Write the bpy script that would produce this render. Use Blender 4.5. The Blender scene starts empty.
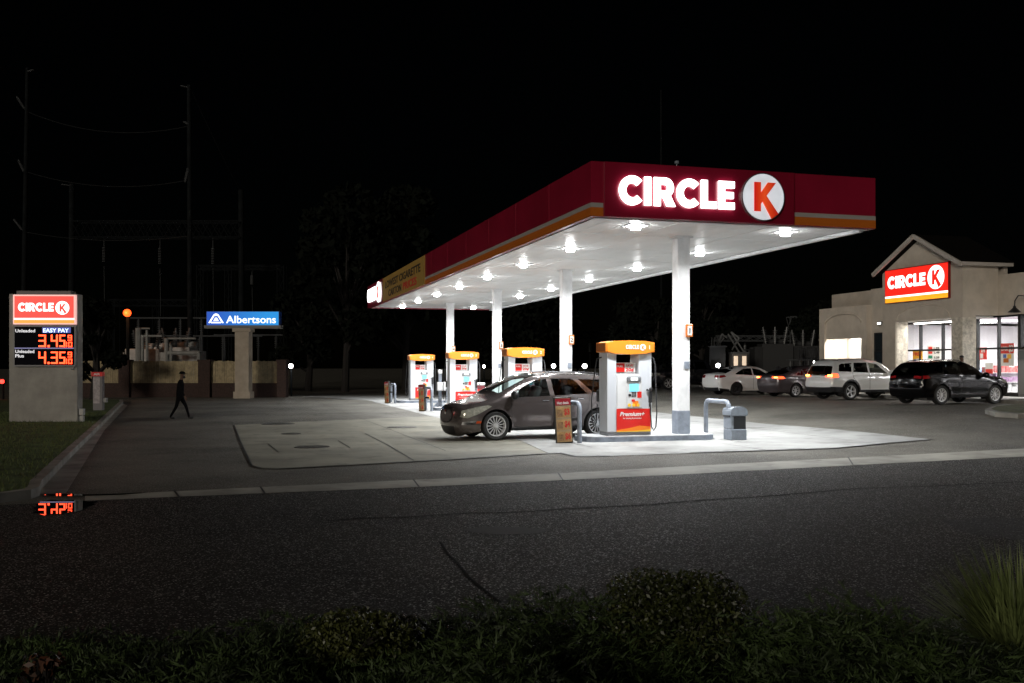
import bpy, bmesh, math, random
import numpy as np
from mathutils import Vector, Matrix
from mathutils.geometry import delaunay_2d_cdt
R = math.radians
rng = random.Random(7)
npr = np.random.RandomState(11)
sc = bpy.context.scene
C = sc.collection
F = 995.6; HOR = 367.0; EYE = 1.95
TH = R(16.0)
UX, UY = -math.sin(TH), math.cos(TH)      # away from the street along the canopy
VX, VY = math.cos(TH), math.sin(TH)       # across the canopy, towards the store
OX, OY = 1.817, 22.9

def smooth(t):
    t = max(0.0, min(1.0, t)); return t*t*(3-2*t)
def H(x, y):
    v = (x-OX)*VX+(y-OY)*VY
    d = (x+5.73)*-.385+(y-14.93)*.923
    return .52*smooth((v-6)/9.5)*smooth(d/10)
def P(px, py, dz=0.0):
    """point of the ground seen at that place, found by marching the ray"""
    rx, rz = (px-512)/F, -(py-HOR)/F
    y = 2.0
    while y < 400:
        z = EYE+rz*y
        if z <= H(rx*y, y): break
        y += .02 if y < 80 else .5
    return Vector((rx*y, y, H(rx*y, y)+dz))
def W(px, py, Y):
    return Vector(((px-512)/F*Y, Y, EYE-(py-HOR)/F*Y))
def L(v, u, z=None):
    x, y = OX+VX*v+UX*u, OY+VY*v+UY*u
    return Vector((x, y, H(x, y) if z is None else z))

# ------------------------------------------------------------------ materials
MATS = {}
def M(name, col, rough=.5, metal=0.0, var=0.0, scale=4.0, bump=0.0, bscale=30.0, coat=0.0, spec=.5, col2=None, detail=5.0, rvar=0.0):
    if name in MATS: return MATS[name]
    m = bpy.data.materials.new(name); m.use_nodes = True
    nt = m.node_tree; b = nt.nodes['Principled BSDF']
    b.inputs['Base Color'].default_value = (*col, 1); b.inputs['Roughness'].default_value = rough
    b.inputs['Metallic'].default_value = metal; b.inputs['Coat Weight'].default_value = coat
    b.inputs['Coat Roughness'].default_value = .04
    b.inputs['Specular IOR Level'].default_value = spec
    if var or col2 or bump or rvar:
        tc = nt.nodes.new('ShaderNodeTexCoord')
        n = nt.nodes.new('ShaderNodeTexNoise'); n.inputs['Scale'].default_value = scale; n.inputs['Detail'].default_value = detail
        n.inputs['Roughness'].default_value = .62
        nt.links.new(tc.outputs['Object'], n.inputs['Vector'])
        if var or col2:
            r = nt.nodes.new('ShaderNodeValToRGB')
            c2 = col2 or tuple(max(0, c*(1-var)) for c in col); c1 = col if col2 else tuple(min(1, c*(1+var*.6)) for c in col)
            r.color_ramp.elements[0].position = .35; r.color_ramp.elements[0].color = (*c2, 1)
            r.color_ramp.elements[1].position = .65; r.color_ramp.elements[1].color = (*c1, 1)
            nt.links.new(n.outputs['Fac'], r.inputs['Fac']); nt.links.new(r.outputs['Color'], b.inputs['Base Color'])
        if rvar:
            mr = nt.nodes.new('ShaderNodeMapRange'); mr.inputs['From Min'].default_value = .3; mr.inputs['From Max'].default_value = .7
            mr.inputs['To Min'].default_value = max(0.02, rough-rvar); mr.inputs['To Max'].default_value = min(1, rough+rvar)
            nt.links.new(n.outputs['Fac'], mr.inputs['Value']); nt.links.new(mr.outputs['Result'], b.inputs['Roughness'])
        if bump:
            n2 = nt.nodes.new('ShaderNodeTexNoise'); n2.inputs['Scale'].default_value = bscale; n2.inputs['Detail'].default_value = 3
            nt.links.new(tc.outputs['Object'], n2.inputs['Vector'])
            bp = nt.nodes.new('ShaderNodeBump'); bp.inputs['Strength'].default_value = bump; bp.inputs['Distance'].default_value = .02
            nt.links.new(n2.outputs['Fac'], bp.inputs['Height']); nt.links.new(bp.outputs['Normal'], b.inputs['Normal'])
    MATS[name] = m; return m
def E(name, col, strength, base=None, rough=.35, var=0.0, scale=3.0):
    if name in MATS: return MATS[name]
    m = bpy.data.materials.new(name); m.use_nodes = True
    nt = m.node_tree; b = nt.nodes['Principled BSDF']
    b.inputs['Base Color'].default_value = (*(base or col), 1); b.inputs['Roughness'].default_value = rough
    b.inputs['Emission Color'].default_value = (*col, 1); b.inputs['Emission Strength'].default_value = strength
    if var:      # uneven tubes behind a backlit face
        tc = nt.nodes.new('ShaderNodeTexCoord'); n = nt.nodes.new('ShaderNodeTexNoise'); n.inputs['Scale'].default_value = scale
        mr = nt.nodes.new('ShaderNodeMapRange'); mr.inputs['From Min'].default_value = .3; mr.inputs['From Max'].default_value = .7
        mr.inputs['To Min'].default_value = strength*(1-var); mr.inputs['To Max'].default_value = strength*(1+var)
        nt.links.new(tc.outputs['Object'], n.inputs['Vector']); nt.links.new(n.outputs['Fac'], mr.inputs['Value'])
        nt.links.new(mr.outputs['Result'], b.inputs['Emission Strength'])
    MATS[name] = m; return m
def glass(name, tint, rough=.02, refl=1.0):
    if name in MATS: return MATS[name]
    m = bpy.data.materials.new(name); m.use_nodes = True
    nt = m.node_tree; nt.nodes.clear()
    o = nt.nodes.new('ShaderNodeOutputMaterial'); mx = nt.nodes.new('ShaderNodeMixShader')
    t = nt.nodes.new('ShaderNodeBsdfTransparent'); t.inputs['Color'].default_value = (*tint, 1)
    g = nt.nodes.new('ShaderNodeBsdfGlossy'); g.inputs['Roughness'].default_value = rough
    lw = nt.nodes.new('ShaderNodeLayerWeight'); lw.inputs['Blend'].default_value = .5
    pw = nt.nodes.new('ShaderNodeMath'); pw.operation = 'POWER'; pw.inputs[1].default_value = 5; nt.links.new(lw.outputs['Facing'], pw.inputs[0])
    ma = nt.nodes.new('ShaderNodeMath'); ma.operation = 'MULTIPLY_ADD'; ma.inputs[1].default_value = .9*refl; ma.inputs[2].default_value = .06*refl; nt.links.new(pw.outputs[0], ma.inputs[0])
    nt.links.new(ma.outputs[0], mx.inputs['Fac']); nt.links.new(t.outputs[0], mx.inputs[1]); nt.links.new(g.outputs[0], mx.inputs[2])
    nt.links.new(mx.outputs[0], o.inputs['Surface'])
    MATS[name] = m; return m

# ------------------------------------------------------------------ mesh helpers
def add_box(bm, c, s, bev=0.0, rot=None):
    m = Matrix.Translation(c)
    if rot is not None: m = m @ rot
    r = bmesh.ops.create_cube(bm, size=1, matrix=m @ Matrix.Diagonal((s[0], s[1], s[2], 1)))
    if bev:
        vs = set(r['verts']); es = [e for e in bm.edges if e.verts[0] in vs and e.verts[1] in vs]
        bmesh.ops.bevel(bm, geom=es, offset=bev, segments=2, profile=.5, affect='EDGES')
def box(c, s, bev=0.0, rot=None):
    bm = bmesh.new(); add_box(bm, c, s, bev, rot); return bm
def span(bm, a, b, bev=0.0):
    a = Vector(a); b = Vector(b); add_box(bm, (a+b)/2, [abs(q) for q in (b-a)], bev)
def add_tube(bm, pts, r, n=8, closed=False, cap=True):
    pts = [Vector(p) for p in pts]; rings = []
    rr = r if isinstance(r, (list, tuple)) else [r]*len(pts)
    up = None
    for i, p in enumerate(pts):
        a = pts[max(0, i-1)]; b = pts[min(len(pts)-1, i+1)]; d = (b-a).normalized()
        if up is None:
            up = Vector((0, 0, 1)) if abs(d.z) < .9 else Vector((1, 0, 0))
        s = d.cross(up).normalized(); up2 = s.cross(d).normalized(); up = up2
        rings.append([bm.verts.new(p+(s*math.cos(k*2*math.pi/n)+up2*math.sin(k*2*math.pi/n))*rr[i]) for k in range(n)])
    for a, b in zip(rings, rings[1:]):
        for k in range(n): bm.faces.new((a[k], a[(k+1) % n], b[(k+1) % n], b[k]))
    if cap and len(rings) > 1:
        bm.faces.new(rings[0][::-1]); bm.faces.new(rings[-1])
def tube(pts, r, n=8):
    bm = bmesh.new(); add_tube(bm, pts, r, n); return bm
def add_cyl(bm, c, r, h, n=24, axis='z', r2=None):
    rot = Matrix.Identity(4) if axis == 'z' else (Matrix.Rotation(R(90), 4, 'X') if axis == 'y' else Matrix.Rotation(R(90), 4, 'Y'))
    bmesh.ops.create_cone(bm, cap_ends=True, segments=n, radius1=r, radius2=r if r2 is None else r2, depth=h, matrix=Matrix.Translation(c) @ rot)
def cyl(c, r, h, n=24, axis='z', r2=None):
    bm = bmesh.new(); add_cyl(bm, c, r, h, n, axis, r2); return bm
def add_lathe(bm, prof, n=24, mat=Matrix.Identity(4), close=False):
    rings = []
    for (r, z) in prof:
        rings.append([bm.verts.new(mat @ Vector((r*math.cos(2*math.pi*k/n), r*math.sin(2*math.pi*k/n), z))) for k in range(n)])
    seq = list(zip(rings, rings[1:]))
    if close: seq.append((rings[-1], rings[0]))
    for a, b in seq:
        for k in range(n): bm.faces.new((a[k], a[(k+1) % n], b[(k+1) % n], b[k]))
def frame(o, x, y):
    """matrix taking (a, b, c) to o + a*x + b*y + c*(x cross y)"""
    x = Vector(x).normalized(); y = Vector(y).normalized(); z = x.cross(y)
    m = Matrix((x, y, z)).transposed().to_4x4(); m.translation = Vector(o); return m
def add_prism(bm, poly, t, mat):
    a = [bm.verts.new(mat @ Vector((p[0], p[1], 0))) for p in poly]
    b = [bm.verts.new(mat @ Vector((p[0], p[1], t))) for p in poly]
    n = len(poly)
    bm.faces.new(b); bm.faces.new(a[::-1])
    for i in range(n): bm.faces.new((a[i], a[(i+1) % n], b[(i+1) % n], b[i]))
def obj(name, bm, mat, parent=None, sm=False, loc=None, rz=0.0):
    me = bpy.data.meshes.new(name)
    bmesh.ops.recalc_face_normals(bm, faces=bm.faces[:])
    bm.to_mesh(me); bm.free()
    for q in (mat if isinstance(mat, (list, tuple)) else [mat]): me.materials.append(q)
    if sm:
        me.polygons.foreach_set('use_smooth', [True]*len(me.polygons))
        try: me.set_sharp_from_angle(angle=R(sm if sm is not True else 40))
        except Exception: pass
    o = bpy.data.objects.new(name, me); C.objects.link(o)
    if parent: o.parent = parent
    if loc is not None: o.location = loc
    o.rotation_euler.z = rz
    return o
def raw(name, verts, faces, mat, parent=None, sm=False):
    me = bpy.data.meshes.new(name); me.from_pydata([tuple(v) for v in verts], [], faces); me.update()
    me.materials.append(mat)
    if sm: me.polygons.foreach_set('use_smooth', [True]*len(me.polygons))
    o = bpy.data.objects.new(name, me); C.objects.link(o)
    if parent: o.parent = parent
    return o
def tag(o, label=None, cat=None, group=None, kind=None):
    if label: o['label'] = label
    if cat: o['category'] = cat
    if group: o['group'] = group
    if kind: o['kind'] = kind
    return o
def thing(name, label, cat, loc=(0, 0, 0), rz=0.0, group=None):
    o = bpy.data.objects.new(name, None); C.objects.link(o); o.empty_display_size = .2
    o.location = loc; o.rotation_euler.z = rz
    return tag(o, label, cat, group)
def copy_tree(o, parent=None):
    c = o.copy(); C.objects.link(c)
    if parent: c.parent = parent
    for ch in [q for q in bpy.data.objects if q.parent == o]: copy_tree(ch, c)
    return c

# ------------------------------------------------------------------ lettering
def add_text(bm, s, mat, w=None, h=1.0, t=.01, bold=.0, shear=0.0, align='LEFT'):
    """letters of the built-in font; capital height h, stretched to width w when given; mat = frame of the writing"""
    cu = bpy.data.curves.new('lettering', 'FONT'); cu.body = s; cu.size = 1; cu.offset = bold; cu.shear = shear
    cu.resolution_u = 3
    o = bpy.data.objects.new('lettering', cu); C.objects.link(o)
    dg = bpy.context.evaluated_depsgraph_get(); dg.update()
    me = bpy.data.meshes.new_from_object(o.evaluated_get(dg))
    xs = [v.co.x for v in me.vertices]; x0, x1 = min(xs), max(xs)
    sy = h/.72; sx = (w/(x1-x0)) if w else sy
    off = {'LEFT': 0, 'CENTER': -(x1-x0)*sx/2, 'RIGHT': -(x1-x0)*sx}[align]
    vs0 = [Vector(((v.co.x-x0)*sx+off, v.co.y*sy)) for v in me.vertices]
    top = [bm.verts.new(mat @ Vector((v.x, v.y, t))) for v in vs0]
    for p in me.polygons:
        try: bm.faces.new([top[i] for i in p.vertices])
        except ValueError: pass
    bot = [bm.verts.new(mat @ Vector((v.x, v.y, 0))) for v in vs0]
    cnt = {}
    for p in me.polygons:
        for a, b in p.edge_keys: cnt[(a, b)] = cnt.get((a, b), 0)+1
    for (a, b), k in cnt.items():
        if k == 1: bm.faces.new((top[a], top[b], bot[b], bot[a]))
    bpy.data.objects.remove(o); bpy.data.curves.remove(cu); bpy.data.meshes.remove(me)
def text(s, mat, **k):
    bm = bmesh.new(); add_text(bm, s, mat, **k); return bm
def arc(cx, cy, r, a0, a1, n):
    return [(cx+r*math.cos(R(a0+(a1-a0)*i/n)), cy+r*math.sin(R(a0+(a1-a0)*i/n))) for i in range(n+1)]
def letter(c):
    """heavy geometric capitals of height 1 as lists of outlines, plus the advance width"""
    s = .255
    if c == 'C': return [arc(.5, .5, .515, 42, 318, 26)+arc(.5, .5, .25, 318, 42, 20)], .99
    if c == 'I': return [[(0, 0), (s, 0), (s, 1), (0, 1)]], s+.13
    if c == 'L': return [[(0, 0), (.62, 0), (.62, .245), (s, .245), (s, 1), (0, 1)]], .72
    if c == 'E': return [[(0, 0), (.66, 0), (.66, .24), (s, .24), (s, .385), (.62, .385), (.62, .615), (s, .615), (s, .76), (.66, .76), (.66, 1), (0, 1)]], .72
    if c == 'R':
        return [[(0, 0), (s, 0), (s, .30), (.36, .30), (.52, 0), (.86, 0), (.66, .36)]+arc(.44, .655, .345, -50, 90, 12)+[(0, 1), (0, .66), (s, .66)]
                + [(s, .76), (.44, .76)]+arc(.44, .655, .105, 90, -90, 8)+[(s, .55), (s, .655), (0, .655)]], .93
    return [], .3
KPOLY = [(-.44, .62), (-.14, .62), (-.14, .16), (.20, .62), (.58, .62), (.13, .05), (.70, -.70), (.38, -.915), (-.05, -.19), (-.14, -.30), (-.14, -.62), (-.44, -.62)]
def circle_word(mat, w, h, t, parent=None, material=None, one=True):
    """the word in heavy capitals; one mesh, or a mesh for every letter"""
    tot = sum(letter(c)[1] for c in 'CIRCLE')
    k = w/tot; x = 0; bm = bmesh.new()
    for c in 'CIRCLE':
        polys, adv = letter(c)
        for q in polys:
            add_prism(bm, [((x+a)*k, b*h) for a, b in q], t, mat)
        x += adv
        if not one:
            obj('letter', bm, material, parent); bm = bmesh.new()
    if one: return bm
    bm.free()
def disc_poly(r, n=40): return arc(0, 0, r, 0, 360*(n-1)/n, n-1)
# ------------------------------------------------------------------ vehicles
black_plastic = M('black plastic trim', (.012, .012, .013), .5, spec=.4)
rubber = M('tyre rubber', (.015, .015, .015), .75, var=.3, scale=20)
alloy = M('alloy wheel', (.72, .72, .73), .38, .45)
dark_alloy = M('dark wheel metal', (.05, .05, .055), .45, .6)
cabin = M('dark cabin cloth', (.018, .018, .02), .85)
seam_mat = M('door gap', (.006, .006, .006), .8)
chrome = M('chrome', (.75, .75, .77), .12, 1.0)
car_glass = glass('tinted car glass', (.82, .92, .90))
dark_glass = glass('privacy glass', (.08, .085, .09), refl=.45)
lamp_clear = M('clear headlamp lens', (.42, .42, .36), .12, .3, coat=.8, var=.35, scale=14)
lamp_red = M('red lamp lens', (.25, .006, .008), .15, coat=.6)
lamp_amber = M('amber lamp lens', (.5, .06, .01), .2, coat=.5)
plate_mat = M('number plate', (.6, .6, .58), .4, var=.4, scale=25)
def seg_dist(P2, A, B):
    d = B-A; l2 = (d*d).sum(1)+1e-12
    t = np.clip(((P2[:, None, :]-A[None])*d[None]).sum(2)/l2[None], 0, 1)
    q = A[None]+d[None]*t[..., None]
    return np.sqrt(((P2[:, None, :]-q)**2).sum(2)), t
def inpoly(P2, poly):
    poly = np.asarray(poly, float); x, y = P2[:, 0], P2[:, 1]; r = np.zeros(len(P2), bool); j = len(poly)-1
    for i in range(len(poly)):
        xi, yi = poly[i]; xj, yj = poly[j]
        if yi != yj:
            c = ((yi > y) != (yj > y)) & (x < (xj-xi)*(y-yi)/(yj-yi)+xi); r ^= c
        j = i
    return r
def chaikin(pts, n=2):
    for _ in range(n):
        out = [pts[0]]
        for (a, b) in zip(pts, pts[1:]):
            out.append((a[0]*.75+b[0]*.25, a[1]*.75+b[1]*.25, a[2])); out.append((a[0]*.25+b[0]*.75, a[1]*.25+b[1]*.75, a[2]))
        out.append(pts[-1]); pts = out
    return pts
STY = {'front': (.15, .22, .09), 'hood': (.11, .16, .035), 'screen': (.05, .07, .10), 'roof': (.12, .15, .05), 'back': (.06, .09, .07), 'tail': (.10, .16, .07), 'bed': (.02, .03, .0)}
def strip(pts, w):
    """thin closed outline along an open polyline"""
    l, r = [], []
    for i, p in enumerate(pts):
        a = pts[max(0, i-1)]; b = pts[min(len(pts)-1, i+1)]; d = Vector((b[0]-a[0], b[1]-a[1])).normalized()
        l.append((p[0]-d.y*w/2, p[1]+d.x*w/2)); r.append((p[0]+d.y*w/2, p[1]-d.x*w/2))
    return l+r[::-1]
def make_wheel(root, x, y, r, side, spokes, rim_m, width=.23, rimr=.70):
    rot = Matrix.Translation((x, y, r)) @ Matrix.Rotation(R(-90*side), 4, 'X')     # local z points out of the car
    bm = bmesh.new(); add_cyl(bm, (0, 0, -.02), r*.62, .05, 24); bmesh.ops.transform(bm, matrix=rot, verts=bm.verts[:])
    w = obj('wheel', bm, M('brake drum', (.03, .03, .03), .6, .5), root)
    bm = bmesh.new(); h = width/2; q = r*rimr
    add_lathe(bm, [(q, -h*.9), (r*.90, -h), (r*.975, -h*.8), (r, -h*.45), (r, h*.45), (r*.975, h*.8), (r*.90, h), (q, h*.88), (q*.97, h*.6), (q*.97, -h*.6)], 36, close=True)
    bmesh.ops.transform(bm, matrix=rot, verts=bm.verts[:]); obj('tyre', bm, rubber, w, True)
    bm = bmesh.new()
    add_lathe(bm, [(q*.90, h*.5), (q*.93, h*.85), (q*1.0, h*.88), (q*.985, h*.3), (q*.96, -h*.5), (q*.9, -h*.5)], 36, close=True)
    add_cyl(bm, (0, 0, h*.55), q*.24, .05, 16); add_cyl(bm, (0, 0, h*.55+.03), q*.14, .03, 16)
    for k in range(spokes):
        a = 2*math.pi*k/spokes; wd = min(.085, 1.25*q/spokes)
        m = Matrix.Rotation(a, 4, 'Z') @ Matrix.Translation((q*.56, 0, h*.55)) @ Matrix.Rotation(R(-4), 4, 'Y')
        r_ = bmesh.ops.create_cube(bm, size=1, matrix=m @ Matrix.Diagonal((q*.80, wd, .03, 1)))
        for v in r_['verts']:
            c = Matrix.Rotation(-a, 4, 'Z') @ v.co
            if c.x < q*.5: v.co = Matrix.Rotation(a, 4, 'Z') @ Vector((c.x, c.y*.62, c.z))
    bmesh.ops.transform(bm, matrix=rot, verts=bm.verts[:]); obj('rim', bm, rim_m, w, True)
def make_car(name, label, S, loc, rz, group=None, tilt=0.0):
    """S: outline in (distance behind the nose, height); the body is that outline swept to a rounded, waisted shell"""
    root = thing(name, label, S.get('cat', 'car'), loc, rz, group)
    root.rotation_euler.y = tilt
    Lc, Wd = S['L'], S['W']; zb0 = S.get('sill', .24); res = S.get('res', .07); wr = S['wr']; ax = S['axles']
    up = chaikin(S['up'], 2)
    # resample
    out = [up[0]]
    for a, b in zip(up, up[1:]):
        d = math.hypot(b[0]-a[0], b[1]-a[1]); n = max(1, int(d/(res*.75)))
        for i in range(1, n+1): out.append((a[0]+(b[0]-a[0])*i/n, a[1]+(b[1]-a[1])*i/n, a[2]))
    chain = out; CH = np.array([(p[0], p[1]) for p in chain]); lab = [p[2] for p in chain]; n = len(chain)
    ab = np.array([STY[q] for q in lab]); k = max(1, int(.10/res))
    sm_ = ab.copy()
    for i in range(n): sm_[i] = ab[max(0, i-k):i+k+1].mean(0)
    ab = sm_
    low = []
    ar = wr+S.get('gap', .055)
    for xc in (ax[1], ax[0]):
        base = math.sqrt(max(0, ar*ar-(wr-zb0)**2)); a0 = math.degrees(math.atan2(zb0-wr, base))
        arcp = arc(xc, wr, ar, a0, 180-a0, 20)
        low += arcp
    lo = []; prev = (chain[-1][0], chain[-1][1])
    for p in low+[(chain[0][0], chain[0][1])]:
        d = math.hypot(p[0]-prev[0], p[1]-prev[1]); m_ = max(1, int(d/.12))
        for i in range(1, m_+1): lo.append((prev[0]+(p[0]-prev[0])*i/m_, prev[1]+(p[1]-prev[1])*i/m_))
        prev = p
    lo = lo[:-1]
    outline = [tuple(p) for p in CH.tolist()]+lo
    bz0, bz1 = S['belt']; top = max(p[1] for p in outline)
    def Yf(Q):
        s, z = Q[:, 0], Q[:, 1]
        zb = bz0+(bz1-bz0)*s/Lc
        zz = np.minimum(z, zb)
        w = Wd*(1-.035*np.clip((zz-.62)/.45, -1, 1)**2)
        w += .014*np.exp(-((z-S.get('crease', .86)-.03*s/Lc)/.05)**2)-.012*np.exp(-((z-.50)/.09)**2)
        w -= .04*np.clip((.36-z)/.14, 0, 1)
        above = np.clip(z-zb, 0, None)
        w -= np.minimum(above*6, 1)*.018+S.get('tumble', .34)*above+.12*above**2
        f = np.clip((S.get('nose', 1.0)-s)/S.get('nose', 1.0), 0, 1); w *= 1-S.get('nosek', .15)*f**2.2
        g = np.clip((s-(Lc-.9))/.9, 0, 1); w *= 1-.075*g**2
        for xc in ax:
            rr = np.sqrt((s-xc)**2+(z-wr)**2); w += .022*np.exp(-(np.clip(rr-ar, 0, None)/.07)**2)*(rr < ar+.25)
        A, B = CH[:-1], CH[1:]; c = np.zeros(len(Q))
        for i0 in range(0, len(Q), 400):
            d, t = seg_dist(Q[i0:i0+400], A, B)
            a_ = ab[:-1, 0][None]*(1-t)+ab[1:, 0][None]*t; b_ = ab[:-1, 1][None]*(1-t)+ab[1:, 1][None]*t
            c[i0:i0+400] = (a_*(1-np.sqrt(np.clip(1-np.clip(1-d/b_, 0, 1)**2, 0, 1)))).max(1)
        return w-c
    regs = S['regions']                                  # (part name, material, outline)
    pts = list(outline); edges = [(i, (i+1) % len(pts)) for i in range(len(pts))]
    polys = []
    for nm, mt, poly in regs:
        q = []
        for a, b in zip(poly, poly[1:]+poly[:1]):
            m_ = max(1, int(math.hypot(b[0]-a[0], b[1]-a[1])/(res*1.3)))
            q += [(a[0]+(b[0]-a[0])*i/m_, a[1]+(b[1]-a[1])*i/m_) for i in range(m_)]
        i0 = len(pts); pts += q; edges += [(i0+i, i0+(i+1) % len(q)) for i in range(len(q))]; polys.append(poly)
    EA = np.array([pts[e[0]] for e in edges]); EB = np.array([pts[e[1]] for e in edges])
    gx = np.arange(0, Lc, res); gz = np.arange(zb0, top, res); G = np.array([(x+(res/2 if j % 2 else 0), z) for j, z in enumerate(gz) for x in gx])
    G = G[inpoly(G, outline)]
    keep = np.concatenate([seg_dist(G[i:i+300], EA, EB)[0].min(1) for i in range(0, len(G), 300)]) > res*.45
    pts += [tuple(p) for p in G[keep]]
    V2, _, T2 = delaunay_2d_cdt([Vector(p) for p in pts], edges, [], 0, 1e-4)[:3]
    V2 = np.array([(v.x, v.y) for v in V2]); T2 = [t for t in T2]
    cen = np.array([V2[list(t)].mean(0) for t in T2]); ins = inpoly(cen, outline)
    which = np.full(len(T2), -1)
    for i in range(len(polys)-1, -1, -1): which[inpoly(cen, polys[i])] = i
    Y = Yf(V2)
    # strip across the top, nose and tail
    ye = Yf(CH)
    nor = np.zeros((n, 2))
    for i in range(n):
        d = CH[min(n-1, i+1)]-CH[max(0, i-1)]; d /= (np.linalg.norm(d)+1e-9); nor[i] = (-d[1], d[0])
    sm2 = nor.copy()
    for i in range(n): sm2[i] = nor[max(0, i-k):i+k+1].mean(0)
    tv = S.get('tv', [-1, -.94, -.86, -.72, -.58, -.44, -.3, -.15, 0, .15, .3, .44, .58, .72, .86, .94, 1])
    def SP(i, t):
        c = ab[i, 2]*(1-abs(t)**2.4)
        return (Lc/2-(CH[i, 0]+sm2[i, 0]*c), t*ye[i], CH[i, 1]+sm2[i, 1]*c)
    parts = {}                                           # (name, material) -> bmesh
    def bmof(key):
        if key not in parts: parts[key] = (bmesh.new(), {})
        return parts[key]
    def addf(key, vs):
        bm, vd = bmof(key); f = []
        for v in vs:
            kk = (round(v[0], 4), round(v[1], 4), round(v[2], 4))
            if kk not in vd: vd[kk] = bm.verts.new(v)
            if vd[kk] not in f: f.append(vd[kk])
        if len(f) > 2:
            try: bm.faces.new(f)
            except ValueError: pass
    for ti, t in enumerate(T2):
        if not ins[ti]: continue
        i = which[ti]
        for sd in (1, -1):
            vs = [(Lc/2-V2[j, 0], sd*Y[j], V2[j, 1]) for j in t]
            if sd < 0: vs = vs[::-1]
            key = ('body', S['paint'], 0) if i < 0 else (regs[i][0], regs[i][1], (sd, i) if regs[i][0] not in ('door_gap', 'pillar_trim') else 0)
            addf(key, vs)
    rules = S.get('cross', [])                            # (part name, material, label or None, z0, z1, t0, t1, mirrored)
    for i in range(n-1):
        zc = (CH[i, 1]+CH[i+1, 1])/2
        for j in range(len(tv)-1):
            tc = (tv[j]+tv[j+1])/2; key = ('body', S['paint'], 0)
            if lab[i] == 'screen' and abs(tc) < .93: key = ('windscreen', car_glass, 0)
            elif lab[i] == 'back' and abs(tc) < S.get('backw', .9): key = ('rear_window', S.get('backglass', dark_glass), 0)
            else:
                for (nm, mt, lb, z0, z1, t0, t1) in rules:
                    if (lb is None or lab[i] == lb) and z0 <= zc <= z1 and t0 <= abs(tc) <= t1:
                        key = (nm, mt, 0 if t0 == 0 or nm in ('bumper_trim',) else (1 if tc > 0 else -1)); break
            addf(key, [SP(i, tv[j]), SP(i, tv[j+1]), SP(i+1, tv[j+1]), SP(i+1, tv[j])])
    for (nm, mt, sd), (bm, vd) in parts.items():
        if len(bm.faces): 
            o = obj(nm, bm, mt, root, 55)
    # underside, wheel housings and cabin
    bm = bmesh.new()
    for xc in ax:
        for sd in (1, -1):
            for a, b in zip(arc(0, 0, ar+.004, -25, 205, 16), arc(0, 0, ar+.004, -25, 205, 16)[1:]):
                p = [(Lc/2-xc+a[0], sd*(Wd-.035), wr+a[1]), (Lc/2-xc+b[0], sd*(Wd-.035), wr+b[1]), (Lc/2-xc+b[0], sd*(Wd-.36), wr+b[1]), (Lc/2-xc+a[0], sd*(Wd-.36), wr+a[1])]
                bm.faces.new([bm.verts.new(q) for q in p])
            bm.faces.new([bm.verts.new((Lc/2-xc+a[0], sd*(Wd-.36), wr+a[1])) for a in arc(0, 0, ar+.004, -25, 205, 16)])
    span(bm, (-Lc/2+.25, -Wd*.62, zb0-.02), (Lc/2-.25, Wd*.62, zb0+.22))
    x1, x2 = ax[0]+ar+.02, ax[1]-ar-.02
    span(bm, (Lc/2-x2, -Wd+.09, zb0-.015), (Lc/2-x1, Wd-.09, zb0+.12))
    obj('underbody', bm, black_plastic, root)
    cb = S['cabin']; zbm = (bz0+bz1)/2
    bm = bmesh.new()
    for (s, y) in [(cb[0]+.75, .38), (cb[0]+.75, -.38)]+([(cb[0]+1.75, .4), (cb[0]+1.75, -.4)] if cb[1]-cb[0] > 2.0 else []):
        add_box(bm, (Lc/2-s, y, zbm-.35), (.5, .52, .22), .06)
        add_box(bm, (Lc/2-s-.30, y, zbm-.02), (.16, .50, .62), .06, Matrix.Rotation(R(-14), 4, 'Y'))
        add_box(bm, (Lc/2-s-.40, y, zbm+.38), (.10, .26, .20), .04)
    obj('seats', bm, cabin, root, True)
    bm = bmesh.new()
    span(bm, (Lc/2-cb[1], -Wd+.16, zb0+.14), (Lc/2-cb[0], Wd-.16, zb0+.30))
    add_box(bm, (Lc/2-cb[0]-.1, 0, zbm-.22), (.45, Wd*1.6, .34), .06)
    add_box(bm, (Lc/2-cb[1]-.05, 0, zbm-.3), (.1, Wd*1.5, .6))
    obj('cabin_trim', bm, cabin, root)
    for xc in ax:
        for sd in (1, -1):
            make_wheel(root, Lc/2-xc, sd*(Wd-.125), wr, sd, S.get('spokes', 10), S.get('rim', alloy), rimr=S.get('rimr', .68))
    def yat(s, z): return float(Yf(np.array([[s, z]]))[0])
    ms, mz = S['mirror']
    for sd in (1, -1):
        bm = bmesh.new(); y = yat(ms, mz)
        bmesh.ops.create_uvsphere(bm, u_segments=14, v_segments=8, radius=1, matrix=Matrix.Translation((Lc/2-ms, sd*(y+.17), mz+.05)) @ Matrix.Diagonal((.10, .14, .115, 1)))
        add_tube(bm, [(Lc/2-ms, sd*(y-.01), mz-.01), (Lc/2-ms, sd*(y+.10), mz+.01)], .035, 8)
        obj('side_mirror', bm, S.get('mirror_m', S['paint']), root, True)
        for (hs, hz) in S['handles']:
            y = yat(hs, hz); bm = bmesh.new(); add_box(bm, (Lc/2-hs, sd*(y+.022), hz), (.20, .03, .032), .01)
            add_box(bm, (Lc/2-hs+.07, sd*(y+.006), hz), (.03, .02, .026)); add_box(bm, (Lc/2-hs-.07, sd*(y+.006), hz), (.03, .02, .026))
            obj('door_handle', bm, S.get('handle_m', S['paint']), root)
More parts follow.
